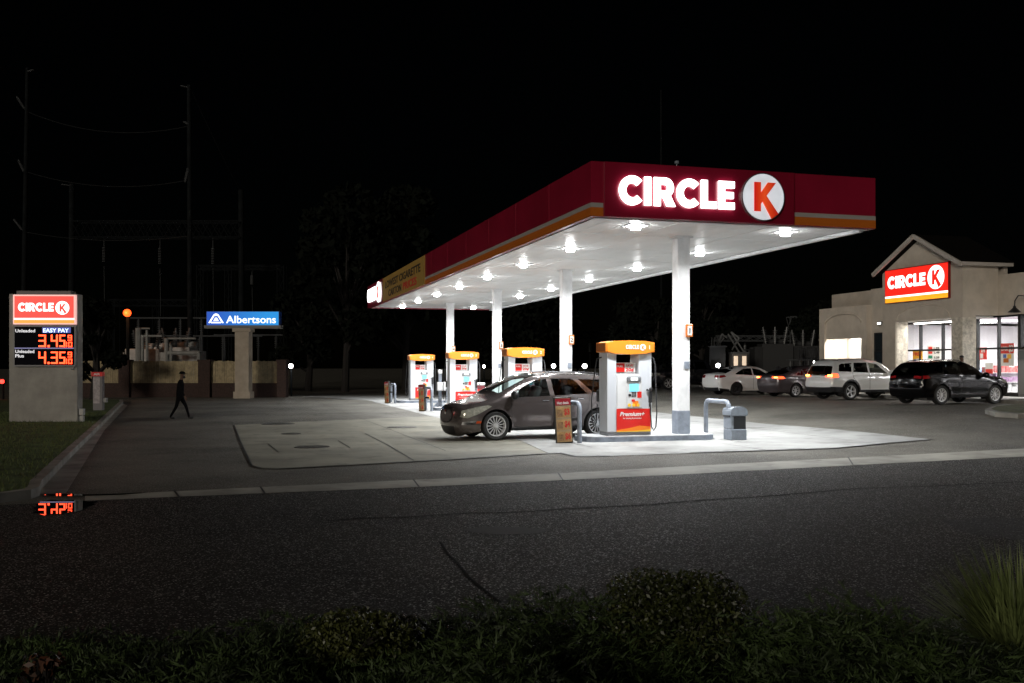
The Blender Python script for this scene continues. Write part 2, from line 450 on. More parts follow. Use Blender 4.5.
        if S.get('rails'):
            a, b, z = S['rails']; ss = [a+(b-a)*i/8 for i in range(9)]; pp = []
            zt = lambda s: float(np.interp(s, CH[(CH[:, 1] > bz1+.2)][:, 0], CH[(CH[:, 1] > bz1+.2)][:, 1]))
            for i, s in enumerate(ss): pp.append((Lc/2-s, sd*(Wd-S.get('railin', .36)), zt(s)+(.045 if 0 < i < 8 else .0)))
            obj('roof_rail', tube(pp, .018, 8), S.get('rail_m', chrome), root, True)
    if S.get('plate'):
        s, z, lean = S['plate']
        bm = box((-Lc/2+(Lc-s), 0, z), (.02, .32, .16), .004, Matrix.Rotation(R(lean), 4, 'Y')); obj('number_plate', bm, plate_mat, root)
    nf = max(i for i in range(n) if lab[i] == 'front')+1
    def fx(y, z):
        j = int(np.argmin(np.abs(CH[:nf, 1]-z))); t = min(1, abs(y)/ye[j]); return Lc/2-(CH[j, 0]+sm2[j, 0]*ab[j, 2]*(1-t**2.4))
    for f in S.get('extra', []): f(root, Lc, Wd, yat, fx)
    return root
def win(nm, m, p): return (nm, m, p)

# grey crossover at the first pump
def enclave_extra(root, Lc, Wd, yat, fx):
    bm = bmesh.new()
    for k in range(11):
        y = -.35+k*.07; hz = .17*math.sqrt(max(.1, 1-(y/.44)**2)); add_tube(bm, [(fx(y, z)+.012, y, z) for z in (.65-hz, .65-hz*.3, .65+hz*.4, .65+hz)], .011, 6)
    o = obj('grille', bm, M('smoked chrome', (.05, .045, .045), .45, .6), root, True)
    bm = bmesh.new(); pp = [(fx(.43*math.cos(a), .65+.19*math.sin(a))+.015, .43*math.cos(a), .65+.19*math.sin(a)) for a in [i*2*math.pi/28 for i in range(29)]]
    add_tube(bm, pp, .014, 6, cap=False); obj('grille_surround', bm, dark_alloy, root, True)
    bm = bmesh.new(); add_lathe(bm, [(.02, 0), (.06, .004), (.068, .016), (.06, .02), (.0, .022)], 20, frame((fx(0, .74)+.02, 0, .74), (0, 1, 0), (0, 0, 1)))
    obj('badge', bm, chrome, root, True)
    y = yat(4.55, 1.02)
    obj('fuel_door', box((Lc/2-4.50, -y+.0, 1.0), (.17, .016, .16), .006), seam_mat, root)
grey_paint = M('warm grey metallic paint', (.135, .115, .112), .20, .6, var=.08, scale=300, coat=1.0)
ENC = dict(L=5.13, W=.985, sill=.26, res=.055, wr=.385, axles=(.99, 4.01), belt=(1.06, 1.20), crease=.97, nose=1.0, nosek=.13, cat='car',
    up=[(.22, .17, 'front'), (.09, .18, 'front'), (.05, .24, 'front'), (.0, .40, 'front'), (.0, .60, 'front'), (.03, .76, 'front'), (.07, .84, 'front'), (.14, .885, 'hood'), (.34, .955, 'hood'), (.62, 1.03, 'hood'), (.86, 1.085, 'screen'),
        (1.50, 1.42, 'screen'), (2.08, 1.665, 'roof'), (2.6, 1.75, 'roof'), (3.3, 1.765, 'roof'), (3.9, 1.74, 'roof'), (4.45, 1.68, 'roof'), (4.72, 1.63, 'back'), (4.98, 1.18, 'tail'),
        (5.06, 1.0, 'tail'), (5.11, .74, 'tail'), (5.12, .5, 'tail'), (5.02, .27, 'tail')],
    paint=grey_paint, spokes=15, rimr=.72, cabin=(1.3, 4.6), mirror=(1.46, 1.14), mirror_m=black_plastic, handles=[(2.42, 1.04), (3.48, 1.075)], handle_m=chrome, rails=(2.5, 4.4, 0), rail_m=dark_alloy, railin=.40,
    regions=[win('side_window', car_glass, [(1.36, 1.125), (1.54, 1.235), (1.95, 1.475), (2.20, 1.58), (2.54, 1.62), (2.58, 1.16)]),
             win('side_window', dark_glass, [(2.71, 1.165), (2.68, 1.625), (3.28, 1.625), (3.44, 1.52), (3.70, 1.21)]),
             win('side_window', dark_glass, [(3.50, 1.605), (4.15, 1.59), (4.58, 1.53), (4.70, 1.43), (4.22, 1.27), (3.90, 1.24)]),
             win('headlight', lamp_clear, [(.035, .63), (.20, .60), (.50, .71), (.86, .90), (.76, .935), (.42, .885), (.16, .815), (.07, .79)]),
             win('fog_lamp', chrome, [(.06, .42), (.40, .44), (.44, .53), (.08, .50)]),
             win('side_marker', lamp_amber, [(.42, .455), (.56, .465), (.56, .525), (.45, .52)]),
             win('tail_lamp', lamp_red, [(4.80, .95), (5.02, .92), (4.99, 1.16), (4.90, 1.2)]),
             win('sill_cladding', black_plastic, [(1.38, .26), (3.62, .26), (3.62, .33), (1.38, .33)]),
             win('door_gap', seam_mat, strip([(1.50, .36), (1.42, .75), (1.42, 1.09)], .016)),
             win('door_gap', seam_mat, strip([(2.66, .35), (2.64, 1.14)], .016)),
             win('door_gap', seam_mat, strip([(3.50, .60), (3.72, .82), (3.78, 1.17)], .016)),
             win('door_gap', seam_mat, strip([(1.50, .36), (2.66, .35), (3.46, .37)], .014))],
    cross=[('grille_opening', black_plastic, 'front', .47, .83, 0, .44), ('bumper_trim', black_plastic, 'front', .20, .40, 0, .72)],
    extra=[enclave_extra], gap=.06)

def tail_glow(*rects):
    def f(root, Lc, Wd, yat, fx):
        for (s, z, h, w0, w1, m) in rects:
            for sd in (1, -1):
                bm = bmesh.new(); span(bm, (-Lc/2+(Lc-s)-.01, sd*w0, z-h/2), (-Lc/2+(Lc-s)+.05, sd*w1, z+h/2), .012); obj('brake_light', bm, m, root)
    return f
brake_lit = E('lit brake lamp', (1, .06, .015), 5.0, (.4, .01, .01))
brake_hot = E('brake lamp bulb', (1, .30, .05), 14.0, (.6, .1, .02))
white_paint = M('white car paint', (.82, .82, .80), .3, coat=1.0)
JEEP = dict(L=4.82, W=.96, sill=.34, wr=.375, axles=(.88, 3.80), belt=(1.10, 1.17), nose=.8, nosek=.13, cat='suv', tumble=.26,
    up=[(.16, .34, 'front'), (.03, .46, 'front'), (.0, .75, 'front'), (.04, 1.0, 'front'), (.12, 1.06, 'hood'), (.6, 1.13, 'hood'), (1.42, 1.20, 'screen'), (1.8, 1.45, 'screen'), (2.15, 1.66, 'roof'),
        (2.6, 1.725, 'roof'), (3.4, 1.735, 'roof'), (4.2, 1.70, 'roof'), (4.48, 1.66, 'back'), (4.66, 1.24, 'back'), (4.70, 1.17, 'tail'), (4.74, .95, 'tail'), (4.80, .78, 'tail'), (4.82, .6, 'tail'), (4.72, .35, 'tail')],
    paint=white_paint, spokes=5, cabin=(1.7, 4.4), mirror=(1.72, 1.12), handles=[(2.75, 1.04), (3.6, 1.06)], rails=(2.4, 4.3, 0), plate=(4.79, .92, -12), spokes_=5, gap=.07,
    regions=[win('side_window', car_glass, [(1.80, 1.16), (2.28, 1.54), (2.72, 1.60), (2.74, 1.18)]), win('side_window', dark_glass, [(2.84, 1.18), (2.82, 1.61), (3.52, 1.60), (3.66, 1.20)]),
             win('side_window', dark_glass, [(3.76, 1.21), (3.64, 1.59), (4.20, 1.56), (4.34, 1.50), (4.42, 1.24)]),
             win('tail_lamp', brake_lit, [(4.44, .98), (4.72, .96), (4.70, 1.15), (4.48, 1.13)]), win('bumper_trim', black_plastic, [(4.20, .34), (4.75, .34), (4.82, .58), (4.24, .56)]),
             win('sill_cladding', black_plastic, [(1.34, .34), (3.36, .34), (3.36, .44), (1.34, .44)]),
             win('wheel_arch_trim', black_plastic, arc(3.80, .375, .52, 0, 180, 14)+arc(3.80, .375, .44, 180, 0, 14)), win('wheel_arch_trim', black_plastic, arc(.88, .375, .52, 0, 180, 14)+arc(.88, .375, .44, 180, 0, 14)),
             win('door_gap', seam_mat, strip([(2.78, .46), (2.79, 1.15)], .016)), win('door_gap', seam_mat, strip([(3.42, .70), (3.66, .95), (3.70, 1.18)], .016))],
    cross=[('tail_lamp', brake_lit, 'tail', .98, 1.13, .56, 1.0), ('bumper_trim', black_plastic, 'tail', .0, .58, 0, 1.0)],
    extra=[tail_glow((4.76, 1.05, .07, .58, .82, brake_hot))])
black_paint = M('black car paint', (.002, .002, .0025), .14, coat=.12, spec=.2)
CX = dict(L=4.66, W=.94, sill=.28, wr=.37, axles=(.93, 3.72), belt=(1.04, 1.16), nose=.95, nosek=.16, cat='suv',
    up=[(.18, .27, 'front'), (.04, .38, 'front'), (.0, .62, 'front'), (.04, .86, 'front'), (.16, .96, 'hood'), (.6, 1.04, 'hood'), (1.32, 1.12, 'screen'), (1.8, 1.40, 'screen'), (2.2, 1.58, 'roof'),
        (2.6, 1.645, 'roof'), (3.2, 1.655, 'roof'), (3.9, 1.61, 'roof'), (4.29, 1.555, 'back'), (4.53, 1.16, 'tail'), (4.59, 1.02, 'tail'), (4.64, .78, 'tail'), (4.66, .55, 'tail'), (4.55, .30, 'tail')],
    paint=black_paint, spokes=10, cabin=(1.6, 4.2), mirror=(1.62, 1.06), handles=[(2.6, .98), (3.5, 1.02)], rails=(2.3, 4.0, 0), rail_m=black_plastic, plate=(4.63, .86, -10),
    regions=[win('side_window', dark_glass, [(1.70, 1.10), (2.28, 1.49), (2.66, 1.54), (2.68, 1.12)]), win('side_window', dark_glass, [(2.76, 1.12), (2.74, 1.545), (3.36, 1.52), (3.62, 1.16)]),
             win('side_window', dark_glass, [(3.50, 1.50), (3.9, 1.45), (4.06, 1.30), (3.72, 1.18)]),
             win('tail_lamp', lamp_red, [(4.25, 1.00), (4.58, .97), (4.55, 1.10), (4.35, 1.10)]), win('headlight', lamp_clear, [(.12, .78), (.5, .84), (.62, .93), (.22, .92)]),
             win('sill_cladding', black_plastic, [(1.36, .28), (3.30, .28), (3.30, .40), (1.36, .40)]),
             win('door_gap', seam_mat, strip([(2.72, .42), (2.72, 1.10)], .016))],
    cross=[('tail_lamp', lamp_red, 'tail', .98, 1.08, .56, 1.0), ('bumper_trim', chrome, 'tail', .56, .585, 0, .9)])
COR = dict(L=4.63, W=.885, sill=.22, wr=.315, axles=(.92, 3.62), belt=(.90, 1.02), nose=.95, nosek=.16, tumble=.40, cat='car',
    up=[(.18, .22, 'front'), (.04, .32, 'front'), (.0, .5, 'front'), (.05, .66, 'front'), (.2, .76, 'hood'), (.6, .86, 'hood'), (1.22, .96, 'screen'), (1.75, 1.24, 'screen'), (2.12, 1.40, 'roof'),
        (2.5, 1.45, 'roof'), (3.0, 1.445, 'roof'), (3.45, 1.38, 'back'), (4.05, 1.12, 'hood'), (4.2, 1.08, 'hood'), (4.50, 1.07, 'tail'), (4.58, .95, 'tail'), (4.62, .7, 'tail'), (4.62, .5, 'tail'), (4.5, .24, 'tail')],
    paint=white_paint, spokes=8, rim=dark_alloy, cabin=(1.5, 3.6), mirror=(1.60, .95), handles=[(2.5, .86), (3.4, .91)], plate=(4.63, .83, -5),
    regions=[win('side_window', dark_glass, [(1.62, .98), (2.1, 1.28), (2.55, 1.35), (2.56, 1.00)]), win('side_window', dark_glass, [(2.64, 1.00), (2.63, 1.355), (3.10, 1.33), (3.62, 1.10), (3.66, 1.05)]),
             win('tail_lamp', lamp_red, [(4.22, .93), (4.58, .86), (4.54, 1.00), (4.30, 1.02)]), win('bumper_trim', black_plastic, [(4.0, .22), (4.50, .23), (4.58, .36), (4.05, .30)]),
             win('door_gap', seam_mat, strip([(2.60, .30), (2.60, .98)], .014))],
    cross=[('tail_lamp', lamp_red, 'tail', .88, 1.0, .62, 1.0), ('bumper_trim', black_plastic, 'tail', .0, .40, 0, .95)])
mauve_paint = M('mauve grey metallic paint', (.09, .075, .082), .3, .4, coat=1.0)
KIA = dict(COR); KIA.update(paint=mauve_paint, rim=alloy, spokes=7, L=4.66, W=.90,
    up=[(.18, .22, 'front'), (.04, .32, 'front'), (.0, .5, 'front'), (.05, .66, 'front'), (.2, .76, 'hood'), (.6, .86, 'hood'), (1.22, .96, 'screen'), (1.75, 1.22, 'screen'), (2.15, 1.39, 'roof'),
        (2.5, 1.435, 'roof'), (3.0, 1.42, 'roof'), (3.5, 1.33, 'back'), (4.25, 1.08, 'hood'), (4.35, 1.06, 'hood'), (4.56, 1.04, 'tail'), (4.62, .92, 'tail'), (4.65, .7, 'tail'), (4.64, .5, 'tail'), (4.52, .24, 'tail')],
    regions=[win('side_window', dark_glass, [(1.62, .98), (2.1, 1.27), (2.55, 1.34), (2.56, 1.00)]), win('side_window', dark_glass, [(2.64, 1.00), (2.63, 1.345), (3.10, 1.31), (3.50, 1.12), (3.56, 1.04)]),
             win('tail_lamp', brake_lit, [(4.25, .88), (4.63, .86), (4.60, .98), (4.35, .98)]),
             win('door_gap', seam_mat, strip([(2.60, .30), (2.60, .98)], .014))],
    cross=[('tail_lamp', brake_lit, 'tail', .88, .98, .56, 1.0), ('light_bar', brake_lit, 'tail', .91, .945, 0, .56), ('bumper_trim', chrome, 'tail', .38, .42, 0, .9)],
    extra=[tail_glow((4.64, .93, .05, .55, .76, brake_hot))])
navy_paint = M('dark navy paint', (.012, .013, .018), .25, coat=1.0)
PICK = dict(L=5.85, W=1.0, sill=.42, wr=.41, axles=(.98, 4.60), belt=(1.22, 1.26), nose=.7, nosek=.10, cat='pickup truck',
    up=[(.14, .42, 'front'), (.02, .5, 'front'), (.0, .8, 'front'), (.02, 1.08, 'front'), (.1, 1.15, 'hood'), (.6, 1.2, 'hood'), (1.5, 1.26, 'screen'), (1.9, 1.55, 'screen'), (2.25, 1.80, 'roof'),
        (2.7, 1.87, 'roof'), (3.4, 1.87, 'roof'), (3.85, 1.82, 'back'), (3.95, 1.4, 'back'), (3.98, 1.30, 'bed'), (4.1, 1.28, 'bed'), (5.0, 1.28, 'bed'), (5.75, 1.27, 'tail'), (5.82, 1.1, 'tail'), (5.85, .7, 'tail'), (5.8, .45, 'tail')],
    paint=navy_paint, spokes=6, cabin=(1.8, 3.8), mirror=(1.85, 1.28), handles=[(2.75, 1.12), (3.5, 1.12)],
    regions=[win('side_window', dark_glass, [(1.95, 1.28), (2.3, 1.66), (2.75, 1.74), (2.78, 1.28)]), win('side_window', dark_glass, [(2.88, 1.28), (2.86, 1.75), (3.55, 1.74), (3.66, 1.30)]),
             win('headlight', lamp_clear, [(.06, .86), (.4, .9), (.42, 1.06), (.06, 1.04)]), win('door_gap', seam_mat, strip([(2.82, .5), (2.82, 1.24)], .016)), win('door_gap', seam_mat, strip([(3.90, .5), (3.92, 1.24)], .02))],
    cross=[('headlight', lamp_clear, 'front', .86, 1.05, .7, 1.0), ('grille_opening', black_plastic, 'front', .72, 1.08, 0, .66)])
# ------------------------------------------------------------------ ground and paving
def drape(name, poly, mat, dz, res=.5, h=None, kind='structure', z0=None):
    poly = [(p[0], p[1]) for p in poly]
    pts = []; 
    for a, b in zip(poly, poly[1:]+poly[:1]):
        m = max(1, int(math.hypot(b[0]-a[0], b[1]-a[1])/res))
        pts += [(a[0]+(b[0]-a[0])*i/m, a[1]+(b[1]-a[1])*i/m) for i in range(m)]
    nb = len(pts); ed = [(i, (i+1) % nb) for i in range(nb)]
    A = np.array(pts); B = np.roll(A, -1, 0)
    G = np.array([(x, y) for x in np.arange(A[:, 0].min(), A[:, 0].max(), res) for y in np.arange(A[:, 1].min(), A[:, 1].max(), res)])
    if len(G):
        G = G[inpoly(G, pts)]
    if len(G):
        k = np.concatenate([seg_dist(G[i:i+300], A, B)[0].min(1) for i in range(0, len(G), 300)]) > res*.3
        pts += [tuple(p) for p in G[k]]
    V, _, T = delaunay_2d_cdt([Vector(p) for p in pts], ed, [], 1, 1e-4)[:3]
    z = lambda x, y: (H(x, y) if z0 is None else z0)+dz
    vs = [(v.x, v.y, z(v.x, v.y)) for v in V]; fs = [tuple(t) for t in T]
    if h:      # skirt down
        n0 = len(vs); vs += [(p[0], p[1], z(p[0], p[1])-h) for p in pts[:nb]]
        idx = {(round(v[0], 3), round(v[1], 3)): i for i, v in enumerate(vs[:n0])}
        for i in range(nb):
            a = idx.get((round(pts[i][0], 3), round(pts[i][1], 3))); b = idx.get((round(pts[(i+1) % nb][0], 3), round(pts[(i+1) % nb][1], 3)))
            if a is not None and b is not None: fs.append((a, n0+i, n0+(i+1) % nb, b))
    o = raw(name, vs, fs, mat); o['kind'] = kind
    return o
def ribbon(pts, w):
    pts = [Vector((p[0], p[1])) for p in pts]; l, r = [], []
    for i, p in enumerate(pts):
        d = (pts[min(len(pts)-1, i+1)]-pts[max(0, i-1)]).normalized()
        l.append((p.x-d.y*w/2, p.y+d.x*w/2)); r.append((p.x+d.y*w/2, p.y-d.x*w/2))
    return l+r[::-1]
def kerb(name, pts, w, h, mat):
    return drape(name, ribbon(pts, w), mat, h, .4, h+.05)
def px(*q): return [tuple(P(a, b).xy) for a, b in q]

def asphalt(name, col, sparkle, rough, patch=.35):
    m = M(name, col, rough, 0, var=patch, scale=.35, bump=.35, bscale=150, detail=9, spec=.22)
    nt = m.node_tree; b = nt.nodes['Principled BSDF']
    bmp = b.inputs['Normal'].links[0].from_node; tc = nt.nodes.new('ShaderNodeTexCoord'); v = nt.nodes.new('ShaderNodeTexVoronoi'); v.inputs['Scale'].default_value = 78
    nt.links.new(tc.outputs['Object'], v.inputs['Vector'])
    nt.links.new(v.outputs['Distance'], bmp.inputs['Height']); bmp.inputs['Strength'].default_value = .55; bmp.inputs['Distance'].default_value = .012; bmp.invert = True
    # pale stones in the surface, coloured extra bright to stand for glints
    hs = nt.nodes.new('ShaderNodeSeparateColor'); nt.links.new(v.outputs['Color'], hs.inputs[0])
    r = nt.nodes.new('ShaderNodeMapRange'); r.inputs['From Min'].default_value = .90; r.inputs['From Max'].default_value = .99
    nt.links.new(hs.outputs[0], r.inputs['Value'])
    mx = nt.nodes.new('ShaderNodeMix'); mx.data_type = 'RGBA'
    old = b.inputs['Base Color'].links[0].from_socket
    nt.links.new(r.outputs['Result'], mx.inputs['Factor']); nt.links.new(old, mx.inputs['A']); mx.inputs['B'].default_value = (sparkle, sparkle, sparkle*.95, 1)
    nt.links.new(mx.outputs['Result'], b.inputs['Base Color'])
    r2 = nt.nodes.new('ShaderNodeMapRange'); r2.inputs['From Min'].default_value = .80; r2.inputs['From Max'].default_value = .97
    r2.inputs['To Min'].default_value = rough; r2.inputs['To Max'].default_value = .30
    nt.links.new(hs.outputs[1], r2.inputs['Value']); nt.links.new(r2.outputs['Result'], b.inputs['Roughness'])
    return m
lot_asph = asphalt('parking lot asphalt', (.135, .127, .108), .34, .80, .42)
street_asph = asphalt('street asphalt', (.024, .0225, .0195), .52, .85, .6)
def concrete(name, col, var=.28, scale=.5, stain=.5):
    m = M(name, col, .72, 0, var=var, scale=scale, bump=.25, bscale=24, detail=10)
    nt = m.node_tree; b = nt.nodes['Principled BSDF']; tc = nt.nodes.new('ShaderNodeTexCoord')
    n = nt.nodes.new('ShaderNodeTexNoise'); n.inputs['Scale'].default_value = 1.7; n.inputs['Detail'].default_value = 4; n.inputs['Distortion'].default_value = .6
    nt.links.new(tc.outputs['Object'], n.inputs['Vector'])
    r = nt.nodes.new('ShaderNodeValToRGB'); r.color_ramp.elements[0].position = .54; r.color_ramp.elements[0].color = (1, 1, 1, 1)
    r.color_ramp.elements[1].position = .80; r.color_ramp.elements[1].color = (stain, stain*.97, stain*.93, 1)
    nt.links.new(n.outputs['Fac'], r.inputs['Fac'])
    mx = nt.nodes.new('ShaderNodeMix'); mx.data_type = 'RGBA'; mx.blend_type = 'MULTIPLY'; mx.inputs['Factor'].default_value = 1
    old = b.inputs['Base Color'].links[0].from_socket
    nt.links.new(old, mx.inputs['A']); nt.links.new(r.outputs['Color'], mx.inputs['B']); nt.links.new(mx.outputs['Result'], b.inputs['Base Color'])
    return m
pad_conc = concrete('pale pad concrete', (.315, .315, .305), .30, .45, .45)
tank_conc = concrete('beige tank pad concrete', (.225, .213, .168), .32, .4, .45)
gutter_conc = concrete('gutter concrete', (.36, .345, .30), .35, .8, .5)
kerb_conc = concrete('kerb concrete', (.27, .26, .235), .4, 1.2, .5)
grass_soil = M('turf', (.07, .105, .025), .9, var=.55, scale=2.0, bump=.8, bscale=40)
tar = M('tar joint', (.008, .008, .008), .6)

gx = sorted(set([-900, -500, -300, -200, -140, -100, -80]+[round(-60+.5*i, 2) for i in range(221)]+[60, 80, 100, 140, 200, 300, 500, 900]))
gy = sorted(set([-60, -20, -10]+[round(-2+.5*i, 2) for i in range(165)]+[90, 100, 120, 150, 200, 300, 500, 900]))
vs = [(x, y, H(x, y)) for y in gy for x in gx]; nx = len(gx)
fs = [(j*nx+i, j*nx+i+1, (j+1)*nx+i+1, (j+1)*nx+i) for j in range(len(gy)-1) for i in range(nx-1)]
raw('ground', vs, fs, lot_asph, sm=True)['kind'] = 'structure'

gl_top = [(85, 496.5), (176, 492), (415, 480.5), (560, 474), (683, 467), (850, 458.3), (1014, 449.5), (1090, 446)]
gl_bot = [(1090, 453.5), (1014, 457.5), (850, 466), (683, 475), (560, 481), (415, 488), (176, 497.5), (85, 501.5)]
S_ = px(*gl_bot)
far_r = (S_[0][0]+60, S_[0][1]+60*.40); far_l = (-60, S_[-1][1]-.418*(S_[-1][0]+60))
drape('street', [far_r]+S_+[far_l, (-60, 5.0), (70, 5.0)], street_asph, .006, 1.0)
drape('gutter_strip', px(*gl_top)+S_, gutter_conc, .012, .4)
# kerbed verge on the left
kb = px((121.5, 403.8), (100, 425.5), (60, 464.5), (36, 489))
kx = px((33.5, 496), (26, 498.8), (0, 502.5))
kline = kb+kx+[(kx[-1][0]-40, kx[-1][1]-16)]
k0 = kb[0]; kline = [(k0[0]-1.2, k0[1]+3.0), (k0[0]-.5, k0[1]+1.2)]+kline
kerb('kerb', kline, .17, .14, kerb_conc)
inner = [(p[0]-.07, p[1]+.03) for p in kline]
verge = inner+[(-60, inner[-1][1]), (-60, inner[0][1]+.5)]
drape('grass_verge', verge, grass_soil, .125, 1.0)
pan = px((127.5, 405.5), (104, 431), (66, 493.8))
drape('gutter_pan', [(p[0]+.08, p[1]) for p in kb]+[(kb[-1][0]+.15, kb[-1][1]-.7)]+pan[::-1], gutter_conc, .008, .4)
water = M('puddle water', (.006, .006, .006), .008, spec=.5)
puddle = drape('puddle', px((38, 503.4), (41, 502.4), (46, 501.9), (52, 500.9), (63, 501.9), (76, 501.2), (88, 502.6), (99, 502.4), (92, 504.4), (95, 506), (85, 508), (83, 511), (76, 513), (70, 513.4), (63, 515.4), (52, 515), (44, 516.6), (38, 515.4), (33, 514.4), (36, 512), (33, 509.5), (37, 507.4), (36, 505)), water, .018, .3)
drape('gutter_water', px((44, 496), (60, 494.6), (84, 495.6), (118, 494.9), (150, 493.4), (122, 495.8), (84, 497), (52, 497.3)), water, .019, .3)
# concrete pads
seam_f = P(549, 453.8).xy
tank = px((234, 425.5), (251.6, 466.5), (262, 469), (278.6, 469.6), (360, 465.3), (454, 460), (548, 454.0), (498, 431), (431, 416.7), (300, 422))
drape('tank_pad', tank, tank_conc, .012, .5)
padr = [tuple(L(8.7, u).xy) for u in (44, 34, 24, 14, 7)]
pad = px((368, 400.5), (400, 408.7), (431, 416.5), (498, 431), (549, 453.8), (560, 453.5), (575, 457), (610, 456.5), (720, 452.5), (832, 449), (890, 443.5), (933, 440))+padr[::-1]
rear = [tuple(L(8.7, 46).xy), tuple(L(-3.5, 46).xy)]
drape('fuel_pad', pad+rear, pad_conc, .012, .5)
def joint(name, q, w=.03, dz=.02, m=tar): return drape(name, ribbon(px(*q), w), m, dz, .5)
joint('pad_edge_crack', [(234, 425.5), (241, 444), (251.6, 466.5), (262, 469), (278.6, 469.6)], .04)
joint('pad_edge_crack', [(278.6, 469.6), (360, 465.3), (454, 460), (548, 454), (560, 453.5), (575, 457), (610, 456.6)], .07)
joint('pad_edge_crack', [(690, 453.4), (760, 451.3), (832, 449), (890, 443.5), (933, 440)], .09)
for v in (-3.2, .4, 4.0, 7.6):
    a = 1.0 if v < 1 else -2.5
    drape('pad_joint', ribbon([tuple(L(v, a+i*2).xy) for i in range(20)], .022), tar, .02, .6)
for u in (-.9, 7.8, 17.3, 26.9):
    drape('pad_joint', ribbon([tuple(L(-3.2+i*1.4, u).xy) for i in range(9)], .022), tar, .02, .6)
joint('pad_joint', [(365, 434), (390, 447), (414, 461.5)], .03)
joint('pad_joint', [(268, 444.5), (278, 452.5), (350, 448.5), (338, 441)], .028)
joint('asphalt_crack', [(440, 543), (448, 556), (456, 563), (470, 580), (500, 604)], .03, .012, M('filled seam', (.006, .006, .006), .9, spec=.1))
joint('asphalt_crack', [(325, 522), (362, 519), (400, 518.6), (470, 514), (520, 513), (560, 510), (650, 505.5), (700, 501), (760, 497.5), (860, 489), (930, 487), (1030, 482)], .055, .012, M('filled seam', (.006, .006, .006), .9, spec=.1))
drape('asphalt_patch', px((462, 530), (486, 527.5), (520, 527.8), (552, 531), (536, 534.5), (500, 536), (474, 534)), M('old patch', (.012, .011, .010), .8, var=.3, scale=3), .010, .4)
for q in ((176, 4), (262, 3.5), (415, 4), (560, 3), (850, 3)):
    yy = float(np.interp(q[0], [p[0] for p in gl_top], [p[1] for p in gl_top])); joint('gutter_joint', [(q[0]-2, yy-.5), (q[0]+q[1], yy+7.4)], .03, .018)
drape('asphalt_patch', px((940, 521), (980, 518.5), (1090, 520), (1090, 540), (1010, 541), (962, 533)), asphalt('patched asphalt', (.016, .016, .016), .08, .75), .010, .6)
lid = M('worn iron lid', (.10, .095, .085), .5, .6, var=.5, scale=9, bump=.6, bscale=50)
for (a, b, r, l) in [(278, 424.3, .50, 'large round tank lid at the back edge of the beige pad'), (291, 434.3, .22, 'small round lid in the beige pad beside the crew-cut slab joint'), (312, 447.6, .36, 'round lid inside the rectangular joint of the beige pad'), (402, 427.6, .42, 'faint round tank lid near the seam with the pale pad')]:
    p = P(a, b, .012); bm = bmesh.new(); add_lathe(bm, [(r+.06, 0), (r+.06, .012), (r, .014), (r-.01, .008), (r-.02, .014), (.02, .018)], 36)
    bm.faces.new([v for v in bm.verts if abs(v.co.z-.018) < 1e-5])
    o = obj('tank_lid', bm, lid, loc=p); tag(o, l.replace('crew-cut slab joint', 'slab joint'), 'tank lid', 'tank lids in the concrete pad')
# kerbed grass island far right
isl = px((985, 413.8), (992, 410.4), (1010, 408.3), (1090, 406), (1090, 419), (1018, 418.5), (995, 416.8))
drape('kerb_island', isl, kerb_conc, .14, .4, .2)
c_ = Vector((sum(p[0] for p in isl)/len(isl), sum(p[1] for p in isl)/len(isl)))
drape('island_turf', [tuple(c_+(Vector(p)-c_)*.86) for p in isl], M('island turf', (.06, .07, .015), .9, var=.5, scale=3, bump=.8), .15, .4)
drape('sidewalk', [tuple(L(v, u).xy) for v, u in [(21.3, -12), (25.4, -12), (25.4, 30), (21.3, 30)]], kerb_conc, .14, 1.0, .2)

# ------------------------------------------------------------------ canopy
crimson = M('crimson fascia metal', (.255, .008, .030), .32, var=.16, scale=.6, coat=.3)
crimson2 = M('wine red sign panel', (.22, .007, .026), .28, coat=.4)
silver = M('grey stripe', (.36, .34, .33), .4); orange = M('orange stripe', (.50, .13, .015), .4)
soffit_m = M('white soffit deck', (.85, .86, .86), .40, var=.08, scale=.8)
white_metal = M('white enamelled metal', (.78, .79, .80), .35, var=.12, scale=3)
steel_grey = M('grey painted steel', (.22, .25, .30), .42, var=.2, scale=6)
CW, CL, ZB, ZS, ZT = 7.6, 37.4, 5.42, 5.47, 6.69
can = thing('canopy', 'long flat canopy with crimson fascia over the row of fuel pumps', 'canopy', (OX, OY, 0), TH)
bm = bmesh.new(); span(bm, (.12, .12, ZS), (CW-.12, CL-.12, ZS+.14))
for i in range(1, 13): span(bm, (.13, .12+i*3.0, ZS-.006), (CW-.13, .135+i*3.0, ZS))
for k in range(1, 12): span(bm, (.12+k*.613, .13, ZS-.003), (.128+k*.613, CL-.13, ZS))
for v in (2.55, 5.05): span(bm, (v, .13, ZS-.007), (v+.02, CL-.13, ZS))
obj('soffit', bm, soffit_m, can)
bm = bmesh.new(); span(bm, (.12, .12, ZT-.35), (CW-.12, CL-.12, ZT-.25)); obj('roof_deck', bm, M('roof sheet', (.08, .08, .08), .7), can)
bm = bmesh.new()
for a, b in [((0, 0), (CW, .11)), ((0, CL-.11), (CW, CL)), ((0, .11), (.11, CL-.11)), ((CW-.11, .11), (CW, CL-.11))]:
    span(bm, (a[0], a[1], ZB), (b[0], b[1], ZT))
for i in range(1, 9): span(bm, (-.009, 3.1*i, ZB+.315), (0, 3.1*i+.03, ZT))
obj('fascia', bm, crimson, can)
t = .006
